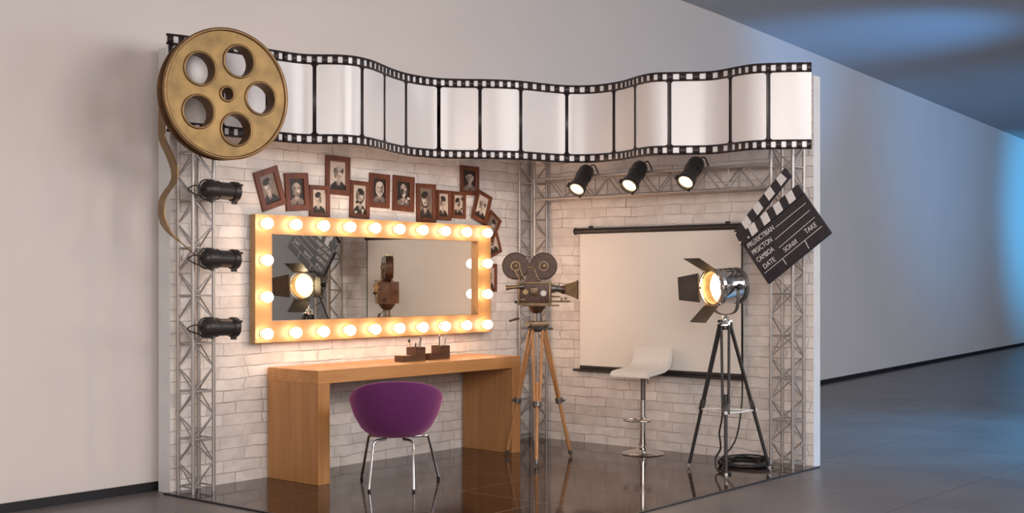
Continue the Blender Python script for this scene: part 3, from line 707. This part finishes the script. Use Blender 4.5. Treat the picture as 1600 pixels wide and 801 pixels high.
prof = smooth_path([(.178, 0, .575), (.172, 0, .597), (.13, 0, .606), (.06, 0, .612), (.0, 0, .618), (-.06, 0, .63), (-.105, 0, .66), (-.125, 0, .71), (-.135, 0, .785)], 5)
b = MB(); SW = .162
outl = []
for i, p in enumerate(prof):
    t = (prof[min(i + 1, len(prof) - 1)] - prof[max(i - 1, 0)]).normalized(); nn = Vector((t.z, 0, -t.x))
    outl.append((p + nn * .017, p - nn * .017))
rows = []
for A, Bq in outl:
    rows.append([b.bm.verts.new((q.x, s, q.z)) for q, s in ((A, -SW), (A, SW), (Bq, SW), (Bq, -SW))])
for A, Bq in zip(rows, rows[1:]):
    for k in range(4): b.bm.faces.new((A[k], A[(k + 1) % 4], Bq[(k + 1) % 4], Bq[k]))
b.bm.faces.new(rows[0]); b.bm.faces.new(rows[-1][::-1])
so = b.build('seat', M_WHITELEATHER, st, smooth=50)
md = so.modifiers.new('bev', 'BEVEL'); md.width = .0155; md.segments = 5; md.limit_method = 'ANGLE'; md.angle_limit = math.radians(50)
b = MB(); b.box((.0, 0, .588), (.13, .13, .012), None, .002); b.build('seat_bracket', M_GUN, st)

# ------------------------------------------------------------------ projection screen
sy0, sy1 = -.484, -1.985
ps = thing('projection_screen', 'white pull-down projection screen with black housing on the brick wall', 'projection screen', (-.03, sy0, .60)); O = Vector((-.03, sy0, .60))
b = MB(); b.cyl(Vector((-.034, sy0, 1.683)) - O, Vector((-.034, sy1, 1.683)) - O, .0235, seg=24)
b.build('housing', M_BLACK, ps)
for y in (sy0, sy1): MB().cyl(Vector((-.034, y + .006, 1.683)) - O, Vector((-.034, y - .006, 1.683)) - O, .0265, seg=24).build('end_cap', M_DARK, ps)
MB().box(Vector((-.034, -1.2515, 1.138)) - O, (.0016, 1.447, 1.06)).build('fabric', M_SCREEN, ps, smooth=0)
for y in (-1.978,): MB().box(Vector((-.0342, y, 1.138)) - O, (.0022, .012, 1.06)).build('black_edge', M_DARK, ps, smooth=0)
b = MB(); b.box(Vector((-.034, (-.528 - 1.985) / 2, .607)) - O, (.014, 1.457, .028), None, .003); b.box(Vector((-.03, (sy0 + .012 + sy1) / 2, .584)) - O, (.05, sy0 - sy1 + .02, .016), None, .003); b.build('bottom_bar', M_BLACK, ps)
for y in (-.62, -1.85):
    MB().box(Vector((-.0148, y, 1.713)) - O, (.028, .025, .02), None, .002).build('wall_bracket', M_DARK, ps)

# ------------------------------------------------------------------ clapperboard
KX = -.30
def cl(px, py): p = on_x(px, py, KX); return Vector((p.y, p.z))
A0, B0_, C0 = cl(1160, 383.5), cl(1200, 443.5), cl(1298, 363.6)     # top-left, bottom-left, bottom-right of the slate
ex = (C0 - B0_); W_ = ex.length; ex.normalize(); ey = Vector((-ex.y, ex.x));
if ey.y < 0: ey = -ey
H_ = (A0 - B0_).length
# local frame on the board: x along ex, z along ey, y = away from viewer (+x world)
KL = Vector((KX, B0_.x, B0_.y))
MK = Matrix(((0, 1, 0, 0), (ex.x, 0, ey.x, 0), (ex.y, 0, ey.y, 0), (0, 0, 0, 1)))
kl = thing('clapperboard', 'oversized black clapperboard with striped sticks hung on the truss tower', 'clapperboard', KL)
def kb(b, nm, mat, sm=0, par=None):
    bmesh.ops.transform(b.bm, matrix=MK, verts=b.bm.verts); return b.build(nm, mat, par or kl, smooth=sm)
T_ = .028
slate = kb(MB().box((W_ / 2, T_ / 2, H_ * .5), (W_, T_, H_), None, .003), 'slate', M_CLAP)
SH = .078                                    # lower stick
ls = kb(MB().box((W_ / 2 + .02, T_ / 2 - .004, H_ + SH / 2), (W_ - .04, T_ + .004, SH), None, .002), 'lower_stick', M_CLAP)
def stripes(x0, x1, z0, z1, M, par, n, slant, ph):
    b = MB(); w = (x1 - x0) / n
    for k in range(n):
        if (k + ph) % 2: continue
        a = x0 + k * w; poly = [(a, z0), (a + w, z0), (a + w + slant, z1), (a + slant, z1)]
        poly = [(max(x0, min(x1, x)), z) for x, z in poly]
        b.prism(poly, -.0075, -.0055, M)
    kb(b, 'white_stripes', M_CHALK, 0, par)
stripes(.04, W_ - .003, H_ + .003, H_ + SH - .003, Matrix.Identity(4), ls, 9, .012, 1)
# raised stick: pivots at the hinge
tip0, tip1, hin = cl(1226, 262.5), cl(1238.6, 268.7), cl(1148, 360)
def to_l(p): d = p - B0_; return Vector((d.dot(ex), d.dot(ey)))
tl, tr, hl = to_l(tip0), to_l(tip1), to_l(hin)
dirv = (tl - hl); LU = dirv.length; ang = math.atan2(dirv.y, dirv.x)
MU = Matrix.Translation((hl.x, 0, hl.y)) @ Matrix.Rotation(-ang, 4, 'Y')
US = .068
us = kb(MB().prism([(0, 0), (LU, 0), (LU - .012, -US), (.03, -US)], -.004, T_, MU), 'raised_stick', M_CLAP)
stripes(.065, LU - .04, -US + .003, -.002, MU, us, 7, .012, 0)
hp = [to_l(cl(1147.5, 361)), to_l(cl(1160, 384.5)), to_l(cl(1173, 374)), to_l(cl(1166, 357.5))]
pl = kb(MB().prism([(p.x, p.y) for p in hp], -.012, -.004), 'hinge_plate', M_DARK)
b = MB()
for px, py in ((1150.5, 364), (1158, 378.5), (1171, 370.5)):
    q = to_l(cl(px, py)); b.cyl((q.x, -.0145, q.y), (q.x, -.0115, q.y), .007, seg=12)
kb(b, 'rivets', M_CHALK, 40, pl)
b = MB()
def ln(p, q, w=.0035):
    a, c = to_l(cl(*p)), to_l(cl(*q)); d = (c - a).normalized(); nn = Vector((-d.y, d.x)) * w / 2
    b.prism([tuple(a - nn), tuple(c - nn), tuple(c + nn), tuple(a + nn)], -.0016, .0005)
for p, q in (((1212, 355), (1259, 317)), ((1211, 374), (1265.5, 328)), ((1217, 387), (1273, 339)), ((1194.5, 427), (1284.5, 353))): ln(p, q)
for p, q in (((1223.5, 404.5), (1229, 413)), ((1257.5, 375.5), (1264, 388))): ln(p, q, .005)
kb(b, 'chalk_lines', M_CHALK)
for txt, p, q, hpx in (('PRUXICTBIAN', (1170.5, 388), (1210.5, 358), 9.5), ('PRSICTON', (1178, 398.5), (1207.5, 376.5), 9.5), ('CAMBOA', (1185, 410), (1210.5, 391), 9.5), ('DATE', (1195.5, 420), (1212.5, 407), 9), ('SON\u0418', (1227, 394), (1246.5, 379.5), 9), ('TAKE', (1260, 365.5), (1277, 353), 9)):
    a, c = to_l(cl(*p)), to_l(cl(*q)); me = text_mesh(txt, 1.0, .03)
    xs = [v.co.x for v in me.vertices]; ys = [v.co.y for v in me.vertices]
    w, h = max(xs) - min(xs), max(ys) - min(ys); L_ = (c - a).length; hh = hpx * 7.3 / F_PX
    an = math.atan2((c - a).y, (c - a).x)
    me.transform(Matrix.Translation((-min(xs), -min(ys), 0))); me.transform(Matrix.Diagonal((L_ / w, hh / h, .05, 1)))
    # text plane xy -> board xz facing -y
    M2 = Matrix.Translation((a.x, -.0008, a.y)) @ Matrix.Rotation(-an, 4, 'Y') @ Matrix(((1, 0, 0, 0), (0, 0, -1, 0), (0, 1, 0, 0), (0, 0, 0, 1)))
    me.transform(MK @ M2); link_mesh('lettering', me, M_CHALK, slate, smooth=0)
b = MB(); b.cyl((W_ * .55, T_, H_ * .75), (W_ * .55, T_ + .045, H_ * .75), .012, seg=10)
q = to_l(Vector((-2.475, 1.60)));
kb(MB().box((q.x, T_ + .018, q.y), (.05, .034, .05), None, .003), 'mount_bracket', M_DARK)
b.bm.free()

# ------------------------------------------------------------------ movie camera and its wooden tripod
TCX, TCY = -.925, -.811
dep_c = (Vector((TCX, TCY, 0)) - Vector((CX, CY, 0))).dot(FW); lat_c = (Vector((TCX, TCY, 0)) - Vector((CX, CY, 0))).dot(RT); pxc = 800 + F_PX * lat_c / dep_c; S = dep_c / F_PX
tri = thing('wooden_tripod', 'tall wooden camera tripod with metal clamps standing at the desk end', 'tripod', (TCX, TCY, ZF))
tc_ = Vector((TCX, TCY, ZF))
apexz = .935
feet = [on_floor(791, 712, ZF), on_floor(838, 728.5, ZF), on_floor(892.5, 712.5, ZF)]
for i, fp in enumerate(feet):
    f = fp - tc_; f.z = 0; hdg = f.normalized(); side = Vector((-hdg.y, hdg.x, 0))
    top = hdg * .045 + Vector((0, 0, apexz)); kf = .56
    def along(t): return top.lerp(f, t)
    b = MB()
    for sg in (1, -1):
        a, c = along(0) + side * sg * .036, along(kf + .02) + side * sg * .017
        b.cyl(a, c, .0105, .0105, 10)
    lg = b.build('leg', M_LEGWOOD, tri, smooth=50)
    MB().cyl(along(.40), along(.955), .0125, .0135, 12).build('lower_rod', M_LEGWOOD, lg, smooth=50)
    d = (f - top).normalized(); rotm = frame_to(d).to_3x3()
    b = MB(); b.cyl(along(kf) - d * .018, along(kf) + d * .018, .029, seg=16); b.cyl(along(kf), along(kf) + hdg * .045, .008, seg=10); b.cyl(along(kf) - side * .04, along(kf) + side * .04, .008, seg=10); b.build('clamp', M_GUN, lg)
    b = MB(); b.cyl(along(.95), along(.985), .016, .013, 14); b.cyl(along(.98), Vector((f.x, f.y, 0)), .007, .003, 10); b.build('foot_spike', M_GUN, lg)
    MB().cyl(along(-.02) - side * .045, along(-.02) + side * .045, .014, seg=12).build('hinge', M_GUN, lg)
b = MB(); b.cyl((0, 0, .52), (0, 0, apexz + .02), .010, seg=14); b.build('centre_rod', M_STEEL, tri)
b = MB(); b.lathe([(0, -.02), (.05, -.02), (.07, -.005), (.075, .012), (.06, .022), (0, .022)], (0, 0, apexz), (0, 0, 1), 28); b.build('shoulder', M_GUN, tri)
camrot = YAW - PI / 2
MRc = Matrix.Rotation(camrot, 4, 'Z')
def lc(px, py, y=0.): return Vector(((px - pxc) * S, y, CZ - (py - HZ) * S))     # camera-side local frame: x to the lens, -y to the operator's side shown
def part(b, nm, mat, par, sm=40): return b.build(nm, mat, par, smooth=sm)
# head (in the tripod's own frame, turned like the camera)
def trb(b, nm, mat, sm=40):
    bmesh.ops.transform(b.bm, matrix=Matrix.Translation((0, 0, -ZF)) @ MRc, verts=b.bm.verts); return b.build(nm, mat, tri, smooth=sm)
hx = (lc(840, 0)).x
trb(MB().box(lc(841, 505.5), (.155, .11, .042), None, .008), 'head_plate', M_BRONZE)
trb(MB().box(lc(843, 511), (.175, .06, .016), None, .004), 'level_bar', M_GUN)
b = MB(); b.cyl(lc(824, 506, -.05), lc(824, 506, -.075), .016, seg=18); b.cyl(lc(862, 513, -.02), lc(864, 513, -.02), .006, seg=10); b.cyl(lc(857, 514), lc(864, 514), .006, seg=10); trb(b, 'head_knob', M_BRASS)
trb(MB().cyl(lc(841, 501), lc(841, 484), .030, .026, 20), 'pan_swivel', M_GUN)
trb(MB().cyl(lc(838, 489, -.02), lc(810, 496.5, -.07), .0045, seg=10), 'pan_handle', M_STEEL)
trb(MB().cyl(lc(811, 496, -.07), lc(795.5, 501, -.085), .0095, .0075, 14), 'handle_grip', M_CINE)
# camera body
mc = thing('movie_camera', 'antique brown film camera with twin round film magazines on the wooden tripod', 'camera', (TCX, TCY, 1.02), camrot)
OZ = Vector((0, 0, 1.02))
def P(px, py, y=0.): return lc(px, py, y) - OZ
b = MB(); x0, x1 = P(809, 0).x, P(861, 0).x; z0, z1 = P(0, 476).z, P(0, 440).z
body = part(MB().box(((x0 + x1) / 2, 0, (z0 + z1) / 2), (x1 - x0, .17, z1 - z0), None, .004), 'body', M_CINE, mc)
b = MB(); yy = -.0865; e_ = .007
for bx, bz, dx, dzz in (((x0 + x1) / 2, z1 - e_, x1 - x0, .010), ((x0 + x1) / 2, z0 + e_, x1 - x0, .010), (x0 + e_, (z0 + z1) / 2, .010, z1 - z0 - .01), (x1 - e_ - .006, (z0 + z1) / 2, .010, z1 - z0 - .01)):
    b.box((bx, yy, bz), (dx, .006, dzz), None, .0015)
part(b, 'door_trim', M_BRASS, body)
part(MB().box(P(858, 476.8) + Vector((-.06, 0, 0)), (x1 - x0 + .02, .175, .010), None, .002), 'base_rail', M_BRONZE, mc)
# magazines
for px, py, first in ((805.5, 415.5, True), (849.3, 415.5, False)):
    r = 21.2 * S
    mg = part(MB().lathe([(0, -.034), (r * .93, -.034), (r, -.030), (r, .030), (r * .93, .034), (0, .034)], P(px, py), (0, -1, 0), 56), 'film_magazine', M_CINE2, mc, 30)
    part(MB().lathe([(r * .28, .0), (r * .36, .0), (r * .36, .007), (r * .28, .007)], P(px, py, -.034), (0, -1, 0), 32, closed=True), 'hub_ring', M_BRASS if first else M_BRONZE, mg)
    part(MB().lathe([(0, 0), (r * .17, 0), (r * .15, .012), (r * .08, .016), (0, .016)], P(px, py, -.034), (0, -1, 0), 24), 'hub_cap', M_BRASS, mg)
b = MB(); a, c = P(807, 419, -.046), P(815, 436, -.046)
dv = (c - a).normalized(); nv_ = Vector((dv.z, 0, -dv.x))
for sg in (1, -1): b.cyl(a + nv_ * .021 * sg, c + nv_ * .014 * sg, .0045, seg=8)
b.cyl(a - nv_ * .021, a + nv_ * .021, .004, seg=8); b.cyl(c - nv_ * .02, c + nv_ * .02, .006, seg=8)
part(b, 'belt_arm', M_BRASS, mc)
part(MB().prism([(P(820, 0).x, P(0, 440).z), (P(841, 0).x, P(0, 440).z), (P(834, 0).x, P(0, 419).z), (P(825, 0).x, P(0, 419).z)], -.045, .03), 'magazine_bracket', M_CINE, mc, 20)
b = MB(); b.cyl(P(824, 417.5, -.03), P(833, 417.5, -.03), .0085, seg=12); b.cyl(P(839, 437, -.03), P(842, 438.5, -.05), .008, seg=10); b.tube([P(834, 419, -.046), P(841.5, 438, -.046)], .004, 8); part(b, 'locking_pin', M_BRASS, mc)
# viewfinder
b = MB(); b.cyl(P(812, 447.5, -.1), P(793.5, 449, -.1), .013, .016, 20); b.cyl(P(793.5, 449, -.1), P(790.5, 449.2, -.1), .0195, .0195, 20)
vf = part(b, 'viewfinder', M_BRASS, mc)
part(MB().cyl(P(818, 447, -.1), P(811.5, 447.5, -.1), .019, seg=20), 'viewfinder_mount', M_GUN, vf)
# door details
for px, py, r, mt in ((821, 456, .022, M_BRASS), (848.5, 457.8, .024, M_STEEL)):
    kn = part(MB().lathe([(0, 0), (r, 0), (r, .010), (r * .85, .014), (r * .5, .014), (r * .45, .020), (0, .020)], P(px, py, -.085), (0, -1, 0), 28), 'dial', mt, mc)
b = MB(); b.box(P(833.8, 454.5, -.092), (.058, .014, .060), None, .008); b.box(P(833.8, 455.5, -.10), (.026, .012, .03), None, .005); b.cyl(P(833.8, 458.5, -.105), P(833.8, 462.5, -.105), .012, .004, 10)
part(b, 'footage_counter', M_BRONZE, mc)
b = MB(); b.box(P(816.5, 467.5, -.088), (.040, .008, .014), None, .003); b.cyl(P(812, 445, -.088), P(849, 445, -.088), .003, seg=6); part(b, 'name_plate', M_BRONZE, mc)
b = MB(); b.box(P(806, 471.5, -.03), (.02, .03, .018), None, .003); part(b, 'rear_catch', M_DARK, mc)
# lens and hood
b = MB(); b.cyl(P(861, 450), P(867.5, 450), .034, seg=24); b.cyl(P(867.5, 450), P(874, 450.5), .024, .028, 24); b.cyl(P(874, 450.8), P(879, 451), .027, .027, 24); b.cyl(P(873.5, 446, -.0), P(873.5, 442), .004, seg=8)
part(b, 'lens', M_GUN, mc)
part(MB().cyl(P(877, 451.2), P(883.5, 451.8), .033, .036, 24), 'focus_ring', M_CINE, mc)
hb = MB(); za, zb2 = (P(0, 444.5).z, P(0, 459).z), (P(0, 438.5).z, P(0, 466.5).z); xa, xb = P(882.5, 0).x, P(902, 0).x
ri = [[hb.bm.verts.new((x, y, z)) for y, z in ((-w, zz[1]), (w, zz[1]), (w, zz[0]), (-w, zz[0]))] for x, w, zz in ((xa, .033, za), (xb, .075, zb2))]
for k in range(4): hb.bm.faces.new((ri[0][k], ri[0][(k + 1) % 4], ri[1][(k + 1) % 4], ri[1][k]))
hd_ = hb.build('matte_box', M_BRASS, mc, smooth=0); md = hd_.modifiers.new('t', 'SOLIDIFY'); md.thickness = .004
b = MB()
for p, q in (((xb, -.075, zb2[0]), (xb, -.075, zb2[1])), ((xb, .075, zb2[0]), (xb, .075, zb2[1])), ((xb, -.075, zb2[0]), (xb, .075, zb2[0])), ((xb, -.075, zb2[1]), (xb, .075, zb2[1]))): b.cyl(p, q, .004, seg=8)
part(b, 'hood_edge', M_DARK, hd_)
b = MB(); b.cyl(P(861, 470.5, -.03), P(890.5, 470.5, -.03), .0055, seg=10); b.cyl(P(861, 470.5, .03), P(890.5, 470.5, .03), .0055, seg=10); b.cyl(P(861, 463, -.03), P(875, 463, -.03), .006, seg=10); b.box(P(877.5, 468, 0), (.012, .09, .034), None, .002); b.box(P(883.5, 465.8, -.03), (.024, .024, .018), None, .002)
part(b, 'support_rods', M_BRONZE, mc)
# mount under the body
b = MB(); b.lathe([(0, P(0, 477).z), (.068, P(0, 477).z), (.066, P(0, 480).z), (.042, P(0, 487).z), (.030, P(0, 489).z), (0, P(0, 489).z)], (P(838.5, 0).x, 0, 0), (0, 0, 1), 32); part(b, 'mount_base', M_CINE, mc)

# ------------------------------------------------------------------ studio spotlight on black tripod
SX, SY = -.585, -2.16
lc0 = Vector((SX, SY, 0)) - Vector((CX, CY, 0)); dS = lc0.dot(FW); pxs = 800 + F_PX * lc0.dot(RT) / dS; S2 = dS / F_PX
lt_ = thing('lamp_tripod', 'black twin-rod lamp tripod with a white spreader ring on the stage edge', 'tripod', (SX, SY, ZF)); tS = Vector((SX, SY, ZF))
apz = CZ - (508 - HZ) * S2 - ZF
feet = [on_floor(1075.5, 729, ZF), on_floor(1134.5, 748, ZF), on_floor(1203.5, 735.5, ZF)]
feet[0] = Vector((-.62, -1.83, ZF)); 
feet[0] = on_floor(1075.5, 731, ZF)
ring_pts = []
for fp in feet:
    f = fp - tS; f.z = 0; hdg = f.normalized(); side = Vector((-hdg.y, hdg.x, 0)); top = hdg * .035 + Vector((0, 0, apz)); kf = .57
    def along(t): return top.lerp(f, t)
    b = MB()
    for sg in (1, -1): b.cyl(along(-.01) + side * sg * .026, along(kf) + side * sg * .019, .0098, .0098, 10)
    lg = b.build('leg', M_DARK, lt_, smooth=50)
    MB().cyl(along(.46), along(.965), .013, .0115, 12).build('lower_rod', M_DARK, lg, smooth=50)
    b = MB(); d = (f - top).normalized(); b.box(along(kf - .02), (.054, .028, .07), frame_to(d).to_3x3() @ Matrix.Identity(3), .004); b.build('sleeve', M_BLACK, lg)
    b = MB(); b.cyl(along(.965), along(.985), .013, .013, 12); b.cyl(along(.985), Vector((f.x, f.y, 0)), .011, .006, 10); b.build('foot', M_STEEL, lg)
    b = MB(); b.box(along(-.015), (.062, .03, .045), frame_to(d).to_3x3(), .005); b.cyl(along(-.015) - side * .04, along(-.015) + side * .04, .008, seg=10); b.build('hinge', M_CHROME, lg)
    ring_pts.append(along(kf + .01) + hdg * .014)
b = MB()
for i in range(3):
    b.tube([ring_pts[i], ring_pts[i].lerp(ring_pts[(i + 1) % 3], .5) * 1 + Vector((0, 0, -.004)), ring_pts[(i + 1) % 3]], .006, 8)
    b.sphere(ring_pts[i], .013, 12, 8)
b.build('spreader', M_WHITEPL, lt_)
b = MB(); b.lathe([(0, -.03), (.028, -.03), (.038, -.01), (.038, .008), (.02, .014), (.018, .045), (.024, .05), (.024, .06), (0, .06)], (0, 0, apz), (0, 0, 1), 24); b.build('head', M_CHROME, lt_)
# lamp head
lampz = CZ - (447.5 - HZ) * S2
lamp = thing('studio_spotlight', 'lit chrome studio spotlight with four black barn doors', 'spotlight', (SX, SY, lampz))
ah = math.radians(158); A_ = Vector((math.cos(ah), math.sin(ah), -.07)).normalized()      # where it points
Sd = Vector((0, 0, 1)).cross(A_).normalized(); Up = A_.cross(Sd).normalized()
RL = .120
def lat(prof, nm, mat, seg=56, sm=35, cl=False, par=None):
    b = MB(); b.lathe(prof, (0, 0, 0), A_, seg, closed=cl); return b.build(nm, mat, par or lamp, smooth=sm)
hs = lat([(0, -.128), (.03, -.128), (.075, -.122), (.108, -.105), (.118, -.088), (.118, .10), (.112, .10), (.112, -.06), (0, -.075)], 'housing', M_CHROME)
lat([(.119, -.112), (.124, -.108), (.124, -.085), (.119, -.082)], 'rear_band', M_GUN, cl=True)
lat([(.117, .07), (.128, .074), (.128, .088), (.124, .094), (.124, .104), (.128, .108), (.128, .122), (.114, .124), (.112, .10)], 'front_ring', M_CHROME, cl=True)
lat([(.112, -.04), (.110, .112), (.109, .112), (.111, -.04)], 'inner_sleeve', M_BRASS, cl=True)
fl_ = lat([(.062, .068), (.09, .058), (.110, .04), (.110, .036), (.062, .036)], 'fresnel_lens', M_LAMP, 40, cl=True)
lat([(0, .076), (.03, .075), (.064, .068), (.064, .04), (0, .04)], 'lens_centre', M_LAMPCORE, 40, par=fl_)
# vent slots on top, seam strip and side knob
b = MB()
for k in range(3): b.box(Up * .121 + A_ * (-.05 + .04 * k), (.02, .05, .008), Matrix((A_, Sd, Up)).transposed(), .002)
b.build('vents', M_GUN, lamp)
for sg in (1, -1):
    b = MB(); b.box(Sd * sg * .119 + Up * .0, (.19, .006, .022), Matrix((A_, Sd, Up)).transposed(), .002); b.build('side_strip', M_GUN, lamp)
    b = MB(); b.cyl(Sd * sg * .115, Sd * sg * .15, .011, seg=14); b.cyl(Sd * sg * .148, Sd * sg * .168, .022, .020, 8); b.build('tilt_knob', M_DARK, lamp)
yk = [Sd * .138 + Vector((0, 0, 0)), Sd * .138 + Vector((0, 0, -.10)), Sd * .115 + Vector((0, 0, -.16)), Sd * .05 + Vector((0, 0, -.185)), Sd * -.05 + Vector((0, 0, -.185)), Sd * -.115 + Vector((0, 0, -.16)), Sd * -.138 + Vector((0, 0, -.10)), Sd * -.138]
path = smooth_path(yk, 5); b = MB(); prev = None
for i, p in enumerate(path):
    t = (path[min(i + 1, len(path) - 1)] - path[max(i - 1, 0)]).normalized(); wv = A_ * .012; th = t.cross(A_).normalized() * .003
    q = [b.bm.verts.new(p + a) for a in (wv + th, -wv + th, -wv - th, wv - th)]
    if prev:
        for k in range(4): b.bm.faces.new((prev[k], prev[(k + 1) % 4], q[(k + 1) % 4], q[k]))
    else: b.bm.faces.new(q)
    prev = q
b.bm.faces.new(prev[::-1]); b.build('yoke', M_GUN, lamp, smooth=40)
zt_ = (ZF + apz + .058) - lampz
MB().cyl((0, 0, -.19), (0, 0, min(zt_, -.195) + .0), .016, seg=16).build('spigot', M_CHROME, lamp)
def barn(dirv, side, w0, w1, ln_, open_deg):
    """flap hinged at the ring edge in direction dirv, widening outwards"""
    o_ = math.radians(open_deg); base = dirv * .122 + A_ * .126; out = (A_ * math.cos(o_) + dirv * math.sin(o_)).normalized(); nn = out.cross(side).normalized() * .0015
    b = MB(); pts = [base - side * w0, base + side * w0, base + side * w1 + out * ln_, base - side * w1 + out * ln_]
    v = [b.bm.verts.new(p + nn) for p in pts] + [b.bm.verts.new(p - nn) for p in pts]
    for f in ((0, 1, 2, 3), (7, 6, 5, 4), (0, 4, 5, 1), (1, 5, 6, 2), (2, 6, 7, 3), (3, 7, 4, 0)): b.bm.faces.new([v[k] for k in f])
    fl = b.build('barn_door', M_DOOR, lamp, smooth=0)
    b = MB(); b.cyl(base - side * w0 * .9, base + side * w0 * .9, .006, seg=10); b.box(base - dirv * .004 - A_ * .008, (.02, .02, .02), None, .003); b.build('hinge', M_BRASS, fl)
barn(Up, Sd, .078, .088, .165, 31); barn(-Up, Sd, .078, .088, .155, 40); barn(Sd, Up, .104, .078, .150, 52); barn(-Sd, Up, .100, .078, .145, 50)
li = bpy.data.lights.new('lamp_beam', 'SPOT'); li.energy = 22; li.color = (1, .76, .48); li.spot_size = math.radians(100); li.spot_blend = .6; li.shadow_soft_size = .06
lo = bpy.data.objects.new('lamp_beam', li); COL.objects.link(lo); lo.location = Vector((SX, SY, lampz)) + A_ * .085; lo.rotation_euler = (-A_).to_track_quat('Z', 'Y').to_euler()

# ------------------------------------------------------------------ cable
cb_c = on_floor(1163, 727, ZF)
rnd = random.Random(5); pts = []
back = Vector((SX, SY, lampz)) - A_ * .125
start = [back, back + Vector((.03, -.0, -.06)), on_x(1160, 588, -.25), on_x(1158, 640, -.28), on_x(1148, 690, -.34)]
for p in start: pts.append(p)
pts.append(cb_c + Vector((-.15, .12, .03)))
for k in range(150):
    a = k / 150 * 2 * PI * 9 + 2.2; w = 1 + .26 * math.sin(a * .37 + 1) + rnd.uniform(-.05, .05)
    z = .008 + .055 * (k / 150) * (.55 + .45 * math.sin(a * .5 + k * .2)) ** 1
    e1, e2 = RT * (.145 * w * math.cos(a)), FW * (.115 * w * math.sin(a))
    pts.append(cb_c + e1 + e2 + RT * rnd.uniform(-.012, .012) + Vector((0, 0, max(.008, z))))
for q in ((1128, 733), (1142, 741)): pts.append(on_floor(q[0], q[1], ZF) + Vector((0, 0, .009)))
for q in ((1122, 738, .012), ): pts.append(on_floor(q[0], q[1], ZF) + Vector((0, 0, q[2])))
pts += [at_depth(1118, 716, 8.50), at_depth(1126, 700, 8.46), at_depth(1124, 676, 8.42), at_depth(1127, 660, 8.40), at_depth(1130, 640, 8.36)]
cab = MB().tube(smooth_path([p - cb_c for p in pts], 4), .0062, 7).build('power_cable', M_CABLE, None, cb_c, smooth=60)
tag(cab, 'black power cable hanging from the lamp and coiled on the stage floor', 'cable')

# ------------------------------------------------------------------ light
def area(name, loc, size, power, col, rot=(0, 0, 0), sy=None):
    li = bpy.data.lights.new(name, 'AREA'); li.energy = power; li.color = col; li.size = size
    if sy: li.shape = 'RECTANGLE'; li.size_y = sy
    o = bpy.data.objects.new(name, li); COL.objects.link(o); o.location = loc; o.rotation_euler = rot; return o
def spot(name, loc, tgt, power, col, deg, blend=1., soft=.3):
    li = bpy.data.lights.new(name, 'SPOT'); li.energy = power; li.color = col; li.spot_size = math.radians(deg); li.spot_blend = blend; li.shadow_soft_size = soft
    o = bpy.data.objects.new(name, li); COL.objects.link(o); o.location = loc; o.rotation_euler = (Vector(loc) - Vector(tgt)).to_track_quat('Z', 'Y').to_euler(); return o
area('added_fill', (-10.2, -7.6, H_C - 1.3), 7.0, 470, (1, .895, .82), (math.radians(42), 0, math.radians(-20)), 3.4)  # unseen fill, added to brighten the booth and near wall
area('added_fill', (-2.2, -6.2, H_C - 1.0), 3.0, 120, (1, .93, .89), (math.radians(62), 0, 0), 1.6)  # added fill, tilted to lift the wall above the film banner
area('added_fill', (5.0, -8.5, H_C - 1.0), 4.0, 150, (.86, .90, 1), (math.radians(55), 0, 0), 2.5)  # another added fill, evens out the back wall beyond the booth
area('added_fill', (13, -10.5, H_C - 1.0), 4.0, 190, (.70, .82, 1), (math.radians(50), 0, 0), 2.5)  # added cool fill for the far end of the hall
area('added_fill', (4.0, -11.5, H_C - .8), 3.0, 260, (1, .93, .86), (math.radians(-50), 0, math.radians(20)), 2.0)  # added behind view to lighten the room reflected in the mirror
spot('added_blue_tint', (19, -3.5, 2.6), (17.9, 1.6, 2.6), 1100, (.05, .48, 1), 62)  # added spot, no real fixture: imitates a blue flare blur on the wall
spot('added_blue_tint', (10, -7.5, 1.6), (11.5, -1.6, H_C), 900, (.10, .45, 1), 70)  # added spot, imitates the blue haze on the ceiling
spot('added_blue_tint', (5.2, -3.0, 1.2), (5.6, -.4, H_C), 300, (.12, .45, 1), 60)  # added spot for a blue flare patch on the nearer ceiling
spot('added_blue_tint', (3.4, -6.0, 3.8), (2.5, -3.5, 0), 1700, (.08, .50, 1), 62)  # added spot, stands in for a blue flare blur over the floor
W = bpy.data.worlds.new('world'); SC.world = W; W.use_nodes = True
W.node_tree.nodes['Background'].inputs['Color'].default_value = (.55, .6, .75, 1); W.node_tree.nodes['Background'].inputs['Strength'].default_value = .1

SC.view_settings.view_transform = 'Standard'; SC.view_settings.look = 'None'; SC.view_settings.exposure = .2; SC.view_settings.gamma = 1
SC.view_settings.use_curve_mapping = False
SC.cycles.use_denoising = True
SC.cycles.max_bounces = 8
SC.cycles.sample_clamp_indirect = 6
